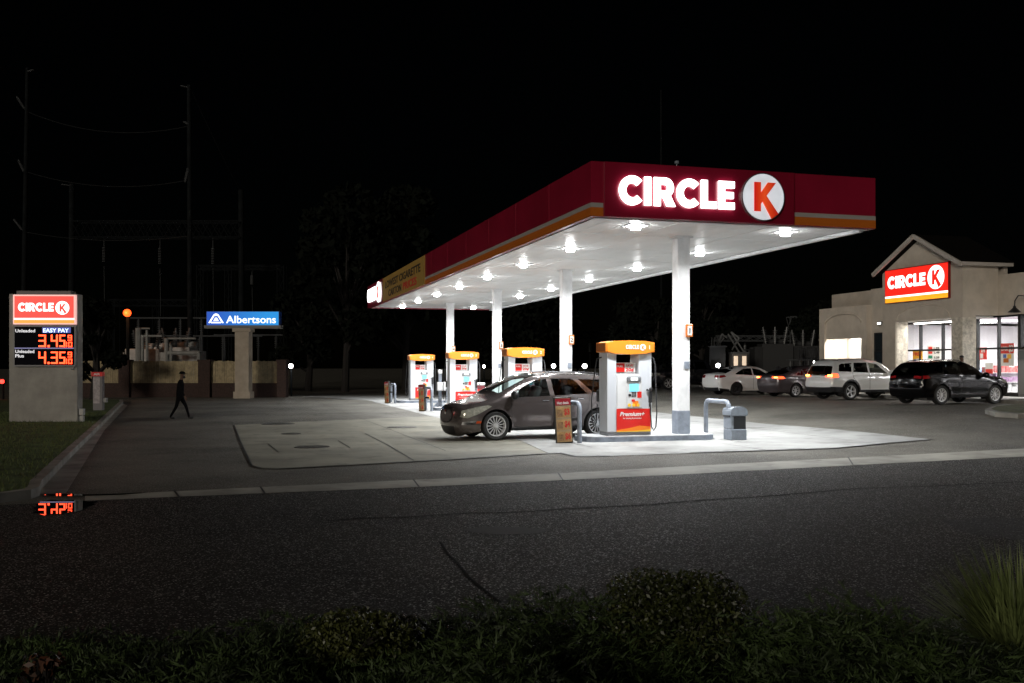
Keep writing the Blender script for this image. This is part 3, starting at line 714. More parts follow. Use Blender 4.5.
for nm, m_, z0, z1 in (('grey_stripe', silver, 5.63, 5.735), ('orange_stripe', orange, ZB+.01, 5.63)):
    bm = bmesh.new()
    span(bm, (-t, .0, z0), (0, 19.9, z1)); span(bm, (-t, -t, z0), (.30, 0, z1)); span(bm, (5.28, -t, z0), (CW, 0, z1)); span(bm, (CW, -t, z0), (CW+t, CL, z1)); span(bm, (0, CL, z0), (CW, CL+t, z1))
    obj(nm, bm, m_, can)
bm = bmesh.new(); span(bm, (.14, .14, ZB-.02), (CW-.14, .26, ZS-.02)); span(bm, (CW-.28, .3, ZB-.05), (CW-.14, CL-.3, ZS-.02)); span(bm, (.14, .3, ZB-.02), (.22, CL-.3, ZS-.02)); obj('gutter_edge', bm, white_metal, can)
bm = bmesh.new(); add_tube(bm, [(2.58, .9, ZT-.25), (2.58, .9, ZT+.26)], .014, 6); add_box(bm, (2.58, .9, ZT+.29), (.09, .09, .08), .02); obj('roof_vent', bm, steel_grey, can)
col_u = [3.1, 12.6, 22.15, 32.0]; CV = 3.75
for i, u in enumerate(col_u):
    bm = bmesh.new(); add_box(bm, (CV, u, (.15+ZS)/2+.3), (.36, .36, ZS-.75), .02)
    for s in (-.1, .1): span(bm, (CV+s*.8-.008, u-.184, .9), (CV+s*.8+.008, u-.181, ZS-.05))
    c = obj('column', bm, white_metal, can)
    bm = bmesh.new(); add_box(bm, (CV, u, .46), (.375, .375, .64), .02); obj('column_base', bm, steel_grey, c)
    bm = bmesh.new(); add_box(bm, (CV, u, ZS-.03), (.48, .48, .05)); obj('column_collar', bm, white_metal, c)
    bm = bmesh.new(); add_box(bm, (CV+.08, u-.195, 2.0), (.15, .03, .20), .01); obj('intercom', bm, steel_grey, c)
lens = E('lit downlight lens', (.97, .99, 1), 120.0)
ORD = ['first', 'second', 'third', 'fourth', 'fifth', 'sixth', 'seventh', 'eighth']
for row, v in (('left', 1.7), ('right', 5.9)):
    for i in range(8):
        u = 1.4+4.86*i
        f = thing('canopy_light', 'lit white downlight under the canopy, %s from the front end of the %s row' % (ORD[i], row), 'downlight', L(v, u, ZS-.02), TH, 'downlights under the canopy')
        bm = bmesh.new(); add_box(bm, (0, 0, .008), (.52, .52, .016)); obj('housing', bm, white_metal, f)
        bm = bmesh.new(); add_cyl(bm, (0, 0, -.045), .115, .085, 20, r2=.135); obj('lens', bm, lens, f)
        ld = bpy.data.lights.new('canopy lamp', 'AREA'); ld.shape = 'DISK'; ld.size = .24; ld.energy = 315; ld.color = (.96, .985, 1); ld.spread = R(152)
        lo = bpy.data.objects.new('lamp', ld); C.objects.link(lo); lo.parent = f; lo.location = (0, 0, -.10)
# signs on the canopy
sign_white = E('lit white letter face', (1, .97, .97), 4.0)
sg = thing('canopy_sign', 'lit white lettering and round K emblem on the front end of the canopy', 'sign', L(0, 0, 0), TH)
obj('sign_panel', box((2.79, -.03, (ZB+ZT)/2), (4.94, .06, ZT-ZB-.01)), crimson2, sg)
circle_word(frame((.66, -.085, 5.71), (1, 0, 0), (0, 0, 1)), 2.98, .665, .05, sg, sign_white, one=False)
dm = frame((4.37, -.075, 6.045), (1, 0, 0), (0, 0, 1))
bm = bmesh.new(); add_prism(bm, disc_poly(.555), .05, dm); em = obj('emblem', bm, E('lit pale emblem face', (.62, .66, .72), .8, (.6, .6, .6), var=.12), sg)
bm = bmesh.new(); add_lathe(bm, [(.555, -.05), (.575, -.05), (.575, .065), (.555, .065)], 40, dm, close=True); obj('rim', bm, M('brushed silver', (.6, .62, .66), .3, .9), em)
km = bpy.data.materials.new('lit red to orange letter'); km.use_nodes = True; nt = km.node_tree; b = nt.nodes['Principled BSDF']
tc = nt.nodes.new('ShaderNodeTexCoord'); sp = nt.nodes.new('ShaderNodeSeparateXYZ'); cr = nt.nodes.new('ShaderNodeValToRGB'); mr = nt.nodes.new('ShaderNodeMapRange')
nt.links.new(tc.outputs['Generated'], sp.inputs[0]); nt.links.new(sp.outputs['X'], cr.inputs['Fac'])
cr.color_ramp.elements[0].color = (.60, .010, .006, 1); cr.color_ramp.elements[1].color = (.42, .006, .004, 1); e_ = cr.color_ramp.elements.new(.42); e_.color = (.80, .075, .015, 1)
nt.links.new(cr.outputs['Color'], b.inputs['Emission Color']); nt.links.new(cr.outputs['Color'], b.inputs['Base Color']); b.inputs['Emission Strength'].default_value = .65
bm = bmesh.new(); add_prism(bm, [(a*.565, b_*.565) for a, b_ in KPOLY], .035, dm @ Matrix.Translation((0, 0, .05))); obj('letter', bm, km, em)
sg = thing('canopy_side_sign', 'blown-out white lit lettering at the far end of the canopy side', 'sign', L(0, 37.4, 0), TH)
bm = bmesh.new(); span(bm, (-.05, -5.8, ZB-.01), (-.004, -.01, ZT)); obj('sign_panel', bm, crimson2, sg)
sm_ = frame((-.07, -.45, 5.72), (0, -1, 0), (0, 0, 1)); circle_word(sm_, 3.2, .72, .05, sg, sign_white, one=False)
bm = bmesh.new(); add_prism(bm, disc_poly(.55, 32), .05, frame((-.06, -4.6, 6.05), (0, -1, 0), (0, 0, 1))); em = obj('emblem', bm, sign_white, sg)
bm = bmesh.new(); add_prism(bm, [(a*.53, b_*.53) for a, b_ in KPOLY], .02, frame((-.112, -4.6, 6.05), (0, -1, 0), (0, 0, 1))); obj('letter', bm, km, em)
ban = thing('price_banner', 'yellow banner about cigarette carton prices on the canopy side', 'banner', L(0, 31.6, 0), TH)
bm = bmesh.new(); span(bm, (-.03, -11.7, ZB+.02), (-.006, 0, ZT-.02)); obj('panel', bm, M('mustard banner', (.40, .25, .055), .6, var=.12, scale=1), ban)
dark_ink = M('black lettering', (.015, .012, .01), .6); red_ink = M('red lettering', (.55, .02, .02), .6); white_ink = M('white lettering', (.8, .8, .8), .5)
obj('lettering', text('LOWEST CIGARETTE', frame((-.03, -.9, 6.08), (0, -1, 0), (0, 0, 1)), w=9.9, h=.36, bold=.02), dark_ink, ban)
obj('lettering', text('CARTON', frame((-.03, -2.0, 5.60), (0, -1, 0), (0, 0, 1)), w=3.9, h=.34, bold=.02), dark_ink, ban)
obj('lettering', text('PRICES', frame((-.03, -6.4, 5.60), (0, -1, 0), (0, 0, 1)), w=3.5, h=.34, bold=.02), red_ink, ban)
for i, u in enumerate(col_u):
    fl = thing('column_number_sign', 'small orange number flag reading %d on the %s canopy column' % (i+1, ORD[i]), 'number sign', L(CV+.03, u-.185, 0), TH, 'number flags on the canopy columns')
    obj('box', box((.11, 0, 2.93), (.19, .12, .34), .012), orange, fl)
    obj('plate', box((.11, -.064, 2.93), (.13, .008, .25), .01), M('white number plate', (.75, .75, .72), .4), fl)
    obj('numeral', text(str(i+1), frame((.11, -.070, 2.855), (1, 0, 0), (0, 0, 1)), h=.15, t=.006, align='CENTER', bold=.02), dark_ink, fl)

# ------------------------------------------------------------------ fuel islands
island_m = concrete('island concrete', (.42, .43, .44), .15, 2, .7); island_edge = M('grey island edge', (.20, .23, .28), .5, var=.3, scale=4)
pump_body = M('white pump panels', (.72, .73, .74), .38, var=.04, scale=5); pump_side = M('silver pump pillar', (.66, .69, .74), .35, .1)
valance_m = M('orange pump topper', (.80, .25, .022), .4); valance_end = M('brown orange topper end', (.40, .13, .03), .45)
red_panel = M('red panel print', (.62, .02, .015), .35); orange_print = M('orange panel print', (.85, .22, .02), .35); yellow_print = M('yellow print', (.9, .55, .05), .4)
pump_dark = M('black pump plastic', (.02, .02, .022), .4); pump_grey = M('grey bezel', (.25, .26, .28), .35, .3)
screen_m = E('lit blue pump screen', (.15, .62, .75), 1.1); lcd = E('lit price display', (.75, .80, .78), .8)
def FR(x, z, y=-.305): return frame((x, y, z), (1, 0, 0), (0, 0, 1))
for i, u in enumerate(col_u):
    g = 'fuel islands under the canopy'
    base = L(CV, u)
    pl = []
    for a in range(13): pl.append((-3.0+.0+.56*(1-math.cos(R(90-a*15)))-.0, -.6*math.sin(R(90-a*15))))
    half = .60
    outl = [(-2.55+half*math.cos(R(a))*.75, half*math.sin(R(a))) for a in range(90, 271, 15)]+[(.42+half*math.cos(R(a))*.75, half*math.sin(R(a))) for a in range(-90, 91, 15)]
    isd = thing('fuel_island', '%s raised concrete fuel island from the street, with rounded ends' % ORD[i], 'fuel island', base, TH, g)
    bm = bmesh.new(); add_prism(bm, [(a*.985-.01, b_*.96) for a, b_ in outl], .152, Matrix.Identity(4)); obj('slab', bm, island_m, isd)
    bm = bmesh.new(); add_prism(bm, outl, .135, Matrix.Identity(4)); obj('edge', bm, island_edge, isd)
    place = ['behind the sandwich board', 'behind the grey car', 'third from the street', 'farthest from the street'][i]
    pm = thing('fuel_pump', 'white and silver fuel pump %d with orange topper, %s' % (i+1, place), 'fuel pump', L(CV-1.63, u, base.z+.15), TH, 'fuel pumps under the canopy'); pm.scale.z = 1.03
    bm = bmesh.new(); span(bm, (-.60, -.28, 0), (.62, .28, .09)); obj('plinth', bm, pump_grey, pm)
    for x0, x1 in ((-.62, -.36), (.27, .64)):
        bm = bmesh.new(); span(bm, (x0, -.30, .09), (x1, .30, 2.12), .02)
        if x0 < 0: span(bm, (x0-.004, -.2, .5), (x0, .2, 1.9))
        obj('pillar', bm, pump_side, pm)
    bm = bmesh.new(); span(bm, (-.36, -.27, .09), (.27, .27, 1.58)); obj('cabinet', bm, pump_body, pm)
    bm = bmesh.new(); span(bm, (-.34, -.298, .68), (.42, -.27, 1.56), .01); span(bm, (-.34, -.301, .68), (-.33, -.298, 1.56)); f = obj('front_panel', bm, pump_body, pm)
    bm = bmesh.new(); span(bm, (-.07, -.32, .70), (.36, -.298, 1.50), .012); rd = obj('payment_panel', bm, M('pale bezel', (.62, .63, .65), .35), pm)
    obj('screen', box((.13, -.325, 1.22), (.26, .012, .19), .004), screen_m, rd)
    bm = bmesh.new(); add_box(bm, (.12, -.328, 1.44), (.40, .05, .13), .03); dp = obj('price_display', bm, pump_grey, pm)
    obj('display', box((.12, -.356, 1.44), (.20, .008, .075), .01), lcd, dp)
    bm = bmesh.new()
    for a in range(4):
        for b_ in range(3): span(bm, (.06+b_*.045, -.326, .98+a*.034), (.095+b_*.045, -.32, 1.005+a*.034))
    span(bm, (-.03, -.33, 1.0), (.04, -.32, 1.06)); obj('keypad', bm, pump_dark, rd)
    bm = bmesh.new(); span(bm, (.22, -.326, .96), (.34, -.32, 1.12)); span(bm, (.06, -.326, .86), (.15, -.32, .92)); obj('card_slot', bm, red_panel, rd)
    bm = bmesh.new()
    for a in range(3): add_cyl(bm, (-.01+a*.125, -.33, .775), .042, .02, 16, 'y')
    obj('grade_button', bm, yellow_print, rd)
    bm = bmesh.new(); span(bm, (.09, -.325, .74), (.25, -.32, .88)); obj('grade_label', bm, orange_print, rd)
    bm = bmesh.new(); span(bm, (-.36, -.312, .098), (.60, -.30, .68)); k0_ = obj('advert_panel', bm, red_panel, pm)
    bm = bmesh.new(); add_prism(bm, [(-.36, .10), (.60, .10), (.60, .22), (.30, .25), (.0, .19), (-.36, .14)], .0145, frame((0, -.30, 0), (1, 0, 0), (0, 0, 1))); obj('orange_wave', bm, orange_print, k0_)
    bm = bmesh.new(); add_prism(bm, [(-.36, .095), (.60, .095), (.60, .15), (.2, .12), (-.36, .105)], .017, frame((0, -.30, 0), (1, 0, 0), (0, 0, 1))); obj('yellow_wave', bm, yellow_print, k0_)
    obj('lettering', text('Premium+', FR(-.27, .50, -.312), w=.70, h=.105, t=.006, bold=.025, shear=.25), white_ink, k0_); bm = bmesh.new(); add_text(bm, 'for cleaning & protection', FR(-.18, .425, -.312), w=.52, h=.035, t=.005, bold=.01, shear=.2); obj('lettering', bm, white_ink, k0_)
    bm = bmesh.new(); span(bm, (-.35, -.22, 1.60), (.21, -.20, 1.86), .01); s = obj('offer_sign', bm, M('white print', (.75, .74, .73), .45), pm)
    bm = bmesh.new(); span(bm, (-.34, -.226, 1.62), (-.10, -.22, 1.84)); obj('offer_block', bm, red_panel, s)
    bm = text('SAVE', FR(-.06, 1.76, -.22), w=.2, h=.055, t=.005, bold=.02); add_text(bm, '20¢', FR(-.07, 1.64, -.22), w=.23, h=.085, t=.005, bold=.03); obj('lettering', bm, red_ink, s)
    bm = text('FUEL', FR(-.31, 1.745, -.226), w=.17, h=.05, t=.004, bold=.02); obj('lettering', bm, white_ink, s)
    # topper
    vp = [(-.68, 2.13), (-.45, 2.09), (0, 2.07), (.45, 2.09), (.70, 2.13), (.70, 2.37), (.45, 2.41), (0, 2.425), (-.45, 2.41), (-.68, 2.37)]
    bm = bmesh.new(); add_prism(bm, vp, .76, frame((0, .38, 0), (1, 0, 0), (0, 0, 1))); bmesh.ops.bevel(bm, geom=[e for e in bm.edges if abs(e.verts[0].co.y-e.verts[1].co.y) < .01], offset=.03, segments=2, affect='EDGES')
    tp = obj('topper', bm, valance_m, pm, True)
    bm = bmesh.new(); span(bm, (-.688, -.33, 2.15), (-.682, .33, 2.35), .0); obj('topper_end', bm, valance_end, tp)
    bm = circle_word(FR(-.13, 2.205, -.382), .37, .105, .006); add_text(bm, str(i+1), FR(.53, 2.205, -.382), h=.10, t=.006, bold=.02); obj('lettering', bm, white_ink, tp)
    bm = bmesh.new(); add_prism(bm, disc_poly(.085, 24), .006, FR(.35, 2.25, -.382)); dd = obj('disc', bm, white_ink, tp)
    bm = bmesh.new(); add_prism(bm, [(a*.08, b_*.08) for a, b_ in KPOLY], .004, FR(.35, 2.25, -.388)); obj('disc_letter', bm, orange_print, dd)
    # nozzle and hoses
    bm = bmesh.new(); add_box(bm, (.57, -.36, 1.00), (.09, .10, .34), .03); add_box(bm, (.57, -.40, 1.17), (.07, .13, .10), .03); add_tube(bm, [(.55, -.38, .85), (.55, -.38, .73)], .02); add_box(bm, (.50, -.33, 1.16), (.05, .04, .05), .01); obj('nozzle', bm, pump_dark, pm, True)
    bm = bmesh.new(); add_tube(bm, [(.66, -.1, 2.02), (.72, -.22, 1.98), (.74, -.30, 1.8), (.735, -.36, 1.2), (.74, -.40, .55), (.71, -.41, .22), (.65, -.41, .12), (.585, -.41, .22), (.565, -.40, .55), (.56, -.39, .86)], .017, 8); obj('hose', bm, pump_dark, pm, True)
    bm = bmesh.new(); add_tube(bm, [(-.62, .1, 2.0), (-.70, .26, 1.96), (-.72, .36, 1.6), (-.76, .48, .9), (-.74, .50, .35), (-.70, .46, .2), (-.66, .40, .3), (-.64, .36, .8)], .017, 8); add_box(bm, (-.63, .34, 1.0), (.08, .09, .3), .02); obj('hose', bm, pump_dark, pm, True)
    bm = bmesh.new(); span(bm, (.645, -.12, 1.95), (.68, .02, 2.06), .01); obj('hose_bracket', bm, pump_grey, pm)
    # hoops
    for v, wh in ((-3.15, 'left'), (1.08, 'right')):
        p = L(CV+v, u); hp = []
        for k in range(9): a = R(180-k*22.5) if False else None
        rr = .16; hh = 1.02; hl = .66
        hp = [(0, -hl, 0), (0, -hl, hh-rr)]+[(0, -hl+rr-rr*math.cos(R(a)), hh-rr+rr*math.sin(R(a))) for a in range(15, 91, 15)]+[(0, hl-rr+rr*math.sin(R(a)), hh-rr+rr*math.cos(R(a))) for a in range(0, 91, 15)]+[(0, hl, 0)]
        o = obj('hoop_bollard', tube(hp, .062, 14), steel_grey, loc=p, rz=TH, sm=True)
        tag(o, 'grey steel hoop guard at the %s end of the %s fuel island' % (wh, ORD[i]), 'hoop guard', 'hoop guards at the fuel islands')
# boards hung on the hoops
board_yellow = M('yellow offer print', (.42, .26, .11), .5, var=.3, scale=9); board_frame = M('dark board frame', (.02, .018, .018), .5); board_paper = M('cream poster paper', (.38, .29, .18), .55, var=.2, scale=6); board_red = M('dark red poster header', (.30, .008, .02), .45)
for i, u in enumerate(col_u):
    if i == 1: continue
    p = L(CV-3.54, u-.62)
    b = thing('offer_board', ['slim leaning offer board with red header and three yellow deals', None, 'narrow dark red offer board at the third fuel island, seen edge on', 'narrow dark red offer board at the farthest fuel island'][i], 'sign board', p, TH-R(8 if i == 0 else 66), 'offer boards beside the fuel islands')
    rot = Matrix.Rotation(R(-3), 4, 'Y')
    def bb(c, s, bev=0.0): 
        q = bmesh.new(); add_box(q, c, s, bev); bmesh.ops.transform(q, matrix=rot, verts=q.verts[:]); return q
    obj('frame', bb((0, 0, .60), (.44, .10, 1.17), .01), board_frame, b)
    obj('poster', bb((0, -.053, .60), (.39, .008, 1.11)), board_paper, b)
    hd = obj('poster_header', bb((0, -.058, 1.065), (.39, .008, .17)), board_red, b)
    tm = rot @ FR(-.15, 1.01, -.062); obj('lettering', text('Hot deals', tm, w=.30, h=.07, t=.004, bold=.02), white_ink, hd)
    for k, n_ in enumerate('346'):
        z = .80-.31*k; d = obj('deal', bb((0, -.058, z), (.36, .008, .26)), board_yellow, b)
        q = text('$'+n_, rot @ FR(.02, z-.06, -.062), w=.14, h=.15, t=.004, bold=.03); obj('lettering', q, red_ink, d)
        q = bmesh.new(); add_box(q, (-.09, -.064, z-.02), (.13, .006, .17), .01); bmesh.ops.transform(q, matrix=rot, verts=q.verts[:]); obj('product_picture', q, M('brown product picture', (.18, .09, .05), .5, col2=(.35, .22, .10), scale=18), d)
    obj('bracket', box((.27, .02, .62), (.34, .06, .08), .01), board_frame, b)
# bins and squeegee stand
bin_body = M('grey bin plastic', (.20, .23, .27), .45, var=.15, scale=8); bin_dark = M('dark bin flap', (.03, .033, .038), .5)
def litter_bin(p, label, rz=TH):
    b = thing('litter_bin', label, 'bin', p, rz, 'bins at the fuel islands'); b.scale = (.88, .88, .88)
    bm = bmesh.new(); span(bm, (-.26, -.26, 0), (.26, .26, .34), .03); span(bm, (-.26, -.08, .34), (.26, .26, .74), .03); span(bm, (-.26, -.24, .34), (-.17, .0, .74), .02); obj('body', bm, bin_body, b)
    bm = bmesh.new(); span(bm, (-.17, -.20, .34), (.26, -.07, .73), .01); obj('opening', bm, bin_dark, b)
    bm = bmesh.new(); add_prism(bm, [(-.28, .74), (.28, .74), (.285, .90), (.22, .98), (.05, 1.02), (-.20, 1.0), (-.285, .92)], .58, frame((0, .29, 0), (1, 0, 0), (0, 0, 1)))
    bmesh.ops.bevel(bm, geom=bm.edges[:], offset=.025, segments=2, affect='EDGES'); l = obj('lid', bm, bin_body, b, True)
    obj('lid_recess', box((.06, -.05, 1.012), (.26, .30, .02), .01), bin_dark, l)
    bm = bmesh.new(); span(bm, (-.30, -.2, .70), (-.27, .2, .76), .008); obj('handle', bm, bin_dark, b)
p = P(735, 440); litter_bin(p, 'grey plastic bin beside the hoop guard of the nearest island')
p = P(479, 405); b = thing('squeegee_station', 'small dark red dispenser box with white lid behind the car bonnet', 'dispenser', p, TH)
obj('body', box((0, 0, .5), (.50, .46, 1.0), .03), M('dark red box', (.16, .02, .03), .5), b); obj('lid', box((0, 0, 1.08), (.54, .5, .14), .05), white_metal, b)
obj('panel', box((0, -.236, .66), (.36, .01, .3)), red_panel, b)
p = P(440, 409); b = thing('air_hose_stand', 'grey post with white box on a splayed base between the pumps', 'service stand', p, TH)
obj('base', cyl((0, 0, .16), .42, .32, 20, r2=.14), steel_grey, b); obj('post', box((0, 0, .95), (.15, .13, 1.5), .02), steel_grey, b); obj('head', box((0, 0, 1.72), (.20, .16, .22), .06), white_metal, b)
obj('box', box((.05, -.14, 1.05), (.44, .22, .40), .03), white_metal, b)
# ------------------------------------------------------------------ store
stucco = M('tan stucco', (.53, .475, .41), .85, var=.14, scale=1.2, bump=.35, bscale=60)
stucco2 = M('cream stucco band', (.56, .50, .43), .85, var=.12, scale=1.2, bump=.3, bscale=60)
block = M('split face block', (.58, .54, .47), .9, var=.35, scale=6, bump=1.0, bscale=14)
trim_m = M('pale eave trim', (.46, .43, .40), .6)
alum = M('dark bronze frames', (.015, .015, .016), .4, .5)
sg_ = glass('shop glass', (.86, .88, .88))
roof_m = M('dark roof', (.008, .0075, .007), .95, spec=.03)
GZ = .52
st = thing('store', 'tan stucco store with gabled entry tower and lit shop windows', 'store', (OX, OY, GZ), TH)
def S(*spans, bev=0.0):
    bm = bmesh.new()
    for a, b in spans: span(bm, a, b, bev)
    return bm
FV = 24.9; ZP = 5.45; WH = 3.72                 # main face, parapet height, window head (above the lot)
U0, U1, BK = -10.0, 27.7, 38.0
G0, G1 = 11.0, 21.7                              # glazed stretch
w = obj('wall', S(((FV, U0, WH), (FV+.3, U1, ZP)), ((FV, U0, 0), (FV+.3, 2.0, WH)), ((FV, G1, 0), (FV+.3, U1, WH)), ((FV, U0, ZP), (FV+.36, U1, ZP+.06)),
        ((FV+.3, U0, 0), (BK, U0+.3, ZP)), ((FV+.3, U1-.3, 0), (BK, U1, ZP)), ((BK-.3, U0+.3, 0), (BK, U1-.3, ZP))), stucco, st)
obj('roof', S(((FV+.3, U0+.3, ZP-.9), (BK-.3, U1-.3, ZP-.7))), roof_m, st)
# tower
TV, T0, T1, TZ = 23.0, 15.05, 20.6, 6.0
O0, O1, OZ = 15.75, 19.6, 3.62
bm = S(((TV, T0, OZ), (TV+.7, T1, TZ)), ((TV, O1, 0), (TV+.7, T1, OZ)), ((TV+.7, T0, OZ+.1), (FV, T0+.3, TZ)), ((TV+.7, T1-.3, OZ+.1), (FV, T1, TZ)), ((23.6, T1+.002, 0), (23.9, 22.35, 5.40)))
span(bm, (FV+.31, T0, ZP-.6), (FV+.5, T0+.3, TZ)); span(bm, (FV+.31, T1-.3, ZP-.6), (FV+.5, T1, TZ)); span(bm, (FV+.31, T0+.3, ZP-.6), (FV+.5, T1-.3, TZ))
tw = obj('tower_wall', bm, stucco, st)
um = (T0+T1)/2; AZ = 7.42
bm = bmesh.new(); add_prism(bm, [(T0, TZ), (T1, TZ), (um, AZ)], .3, frame((TV+.3, 0, 0), (0, 1, 0), (0, 0, 1)) if False else frame((TV, 0, 0), (0, 1, 0), (0, 0, 1))); obj('gable', bm, stucco, st)
obj('pier', S(((TV, T0, 0), (TV+.72, O0, OZ))), block, st)
obj('pier', S(((TV+.05, O1-.02, 0), (TV+.62, O1, OZ-.02))), block, st)
bm = bmesh.new()
sl = math.atan2(AZ-TZ, T1-um); ln = (T1-um)/math.cos(sl)+.30
for sd in (1, -1):
    c = Vector((TV+1.10, um+sd*(ln/2)*math.cos(sl), AZ+.10-(ln/2)*math.sin(sl)))
    add_box(bm, c, (2.9, ln, .16), 0, Matrix.Rotation(-sd*sl, 4, 'X'))
rf = obj('gable_roof', bm, roof_m, st)
bm = bmesh.new()
for sd in (1, -1):
    c = Vector((TV-.38, um+sd*(ln/2)*math.cos(sl), AZ+.09-(ln/2)*math.sin(sl))); add_box(bm, c, (.10, ln, .19), 0, Matrix.Rotation(-sd*sl, 4, 'X'))
span(bm, (TV-.32, T0-.30, TZ-.12), (FV+.55, T0-.20, TZ+.03)); span(bm, (TV-.32, T0-.20, TZ-.12), (FV+.55, T0-.004, TZ-.07))
obj('eave_trim', bm, trim_m, st)
bm = bmesh.new(); ap = [(O0+.1+1.83+1.83*math.cos(R(a)), OZ-.02+.62*math.sin(R(a))) for a in range(0, 181, 10)]
add_tube(bm, [(TV-.005, a, b+.08) for a, b in ap], .035, 6); obj('arch_moulding', bm, stucco2, st)
obj('porch_ceiling', S(((TV+.70, T0+.3, OZ), (FV, T1-.3, OZ+.08))), M('white porch ceiling', (.7, .7, .68), .6), st)
# lamp strip under the porch lintel
tube_m = E('lit porch tube', (1, .97, .9), 14.0)
o = thing('porch_lamp', 'bright strip lamp under the lintel of the entry porch', 'lamp', L(TV+1.0, 17.9, GZ+OZ-.05), TH)
obj('fitting', box((0, 0, 0), (.22, 3.2, .06), .01), white_metal, o); obj('tube', box((0, 0, -.05), (.14, 3.1, .05), .02), tube_m, o)
ld = bpy.data.lights.new('porch light', 'AREA'); ld.shape = 'RECTANGLE'; ld.size = .3; ld.size_y = 3; ld.energy = 90; ld.color = (1, .95, .86)
lo = bpy.data.objects.new('lamp', ld); C.objects.link(lo); lo.parent = o; lo.location = (0, 0, -.1)
# glazing
bars = [G1, 20.35, 18.75, 17.55, 16.45, 15.15, 13.95, 12.6, 11.0, 9.4, 7.8, 5.5, 3.5, 2.0]
for a, b in zip(bars, bars[1:]):
    bm = S(((FV+.08, b+.035, WH-.08), (FV+.20, a-.035, WH)), ((FV+.08, b+.035, .12), (FV+.20, a-.035, .32)), ((FV+.08, b+.035, 2.22), (FV+.20, a-.035, 2.30)), ((FV+.06, a-.035, .12), (FV+.22, a+.035, WH)))
    f = obj('window_frame', bm, alum, st)
    obj('pane', S(((FV+.13, b+.03, .3), (FV+.142, a-.03, WH-.06))), sg_, f)
obj('frame_post', S(((FV+.0, 13.75, .12), (FV+.25, 13.92, WH))), alum, st)
# inside
inw = M('pale shop interior', (.70, .68, .69), .7); 
obj('interior', S(((FV+.3, 2.0, .12), (33, 22, .135)), ((33, 2, .13), (33.1, 22, 3.6)), ((FV+.35, 22, .13), (33, 22.1, 3.6)), ((FV+.35, 1.9, .13), (33, 2.0, 3.6))), inw, st)
obj('interior_ceiling', S(((FV+.3, 2.0, 3.72), (33, 22, 3.8))), M('ceiling tiles', (.7, .68, .72), .8), st)
for k in range(4):
    uu = 4.5+k*4.6; o = obj('ceiling_lamp', S(((FV+1.6, uu, 3.66), (FV+5.6, uu+.5, 3.70))), E('lit shop ceiling panel', (1, .96, .98), 5.0), st)
    ld = bpy.data.lights.new('shop light', 'AREA'); ld.shape = 'RECTANGLE'; ld.size = 4; ld.size_y = .5; ld.energy = 800; ld.color = (1, .96, .95)
    lo = bpy.data.objects.new('lamp', ld); C.objects.link(lo); lo.parent = st; lo.location = (FV+3.6, uu+.25, 3.6)
shelf_cols = [(.5, .05, .04), (.1, .25, .5), (.6, .5, .1), (.1, .35, .15), (.55, .55, .55), (.3, .12, .3)]
for k, uu in enumerate((8, 10.5, 13, 15.5, 18, 20.4)):
    q = thing('shop_shelf', 'stocked shelf unit inside the shop, %s from the right' % ORD[k], 'shelf', L(28.2, uu, GZ+.135), TH, 'shelves inside the shop')
    obj('frame', S(((-1.4, -.3, 0), (1.4, .3, .12)), ((-1.4, -.02, .12), (1.4, .02, 1.5)), ((-1.4, -.3, .55), (1.4, .3, .58)), ((-1.4, -.3, 1.0), (1.4, .3, 1.03))), inw, q)
    for r_ in range(3):
        bm = bmesh.new(); x = -1.36
        while x < 1.3:
            w_ = rng.uniform(.12, .3); h_ = rng.uniform(.2, .36); z = (.12, .58, 1.03)[r_]
            span(bm, (x, -.28, z), (x+w_-.02, -.05, z+h_)); span(bm, (x, .05, z), (x+w_-.02, .28, z+h_)); x += w_
        cc = shelf_cols[(k+r_) % 6]; obj('goods', bm, M('packets %d' % ((k+r_) % 6), cc, .4, col2=tuple(.5*c+.25 for c in cc), scale=8), q)
# posters in the windows
def poster(px0, py0, px1, py1, label, bg, blocks, words):
    def uv(px_, py_):
        r = (px_-512)/F; vv = FV+.06
        u = (OX+VX*vv-r*(OY+VY*vv))/(r*UY-UX); Y = OY+VY*vv+UY*u
        return u, EYE-(py_-HOR)/F*Y
    u0, z1 = uv(px0, py0); u1, z0 = uv(px1, py1)
    o = thing('window_poster', label, 'poster', L(FV+.12, u0, z0), TH); wd, hg = u0-u1, z1-z0
    fm = lambda t_: frame((t_, 0, 0), (0, -1, 0), (0, 0, 1))
    bm = bmesh.new(); add_prism(bm, [(0, 0), (wd, 0), (wd, hg), (0, hg)], .012, fm(0)); obj('sheet', bm, bg, o)
    for (a, b, c, d, m_) in blocks:
        bm = bmesh.new(); add_prism(bm, [(a*wd, b*hg), (c*wd, b*hg), (c*wd, d*hg), (a*wd, d*hg)], .006, fm(-.012)); obj('print', bm, m_, o)
    for (s, a, b, w_, h_, m_) in words:
        obj('lettering', text(s, frame((-.02, -a*wd, b*hg), (0, -1, 0), (0, 0, 1)), w=w_*wd, h=h_*hg, t=.006, bold=.03), m_, o)
p_white = M('white poster', (.75, .75, .74), .5); p_red = M('red poster', (.65, .03, .02), .5); p_yel = M('yellow poster', (.85, .45, .04), .5); p_grn = M('green print', (.02, .25, .14), .5); p_blu = M('blue print', (.05, .12, .40), .5)
poster(912, 350.5, 921.5, 364, 'yellow poster with red lettering in the porch window', p_yel, [(.1, .05, .35, .35, p_blu), (.4, .05, .9, .4, p_white)], [('FREE', .08, .62, .84, .24, red_ink)])
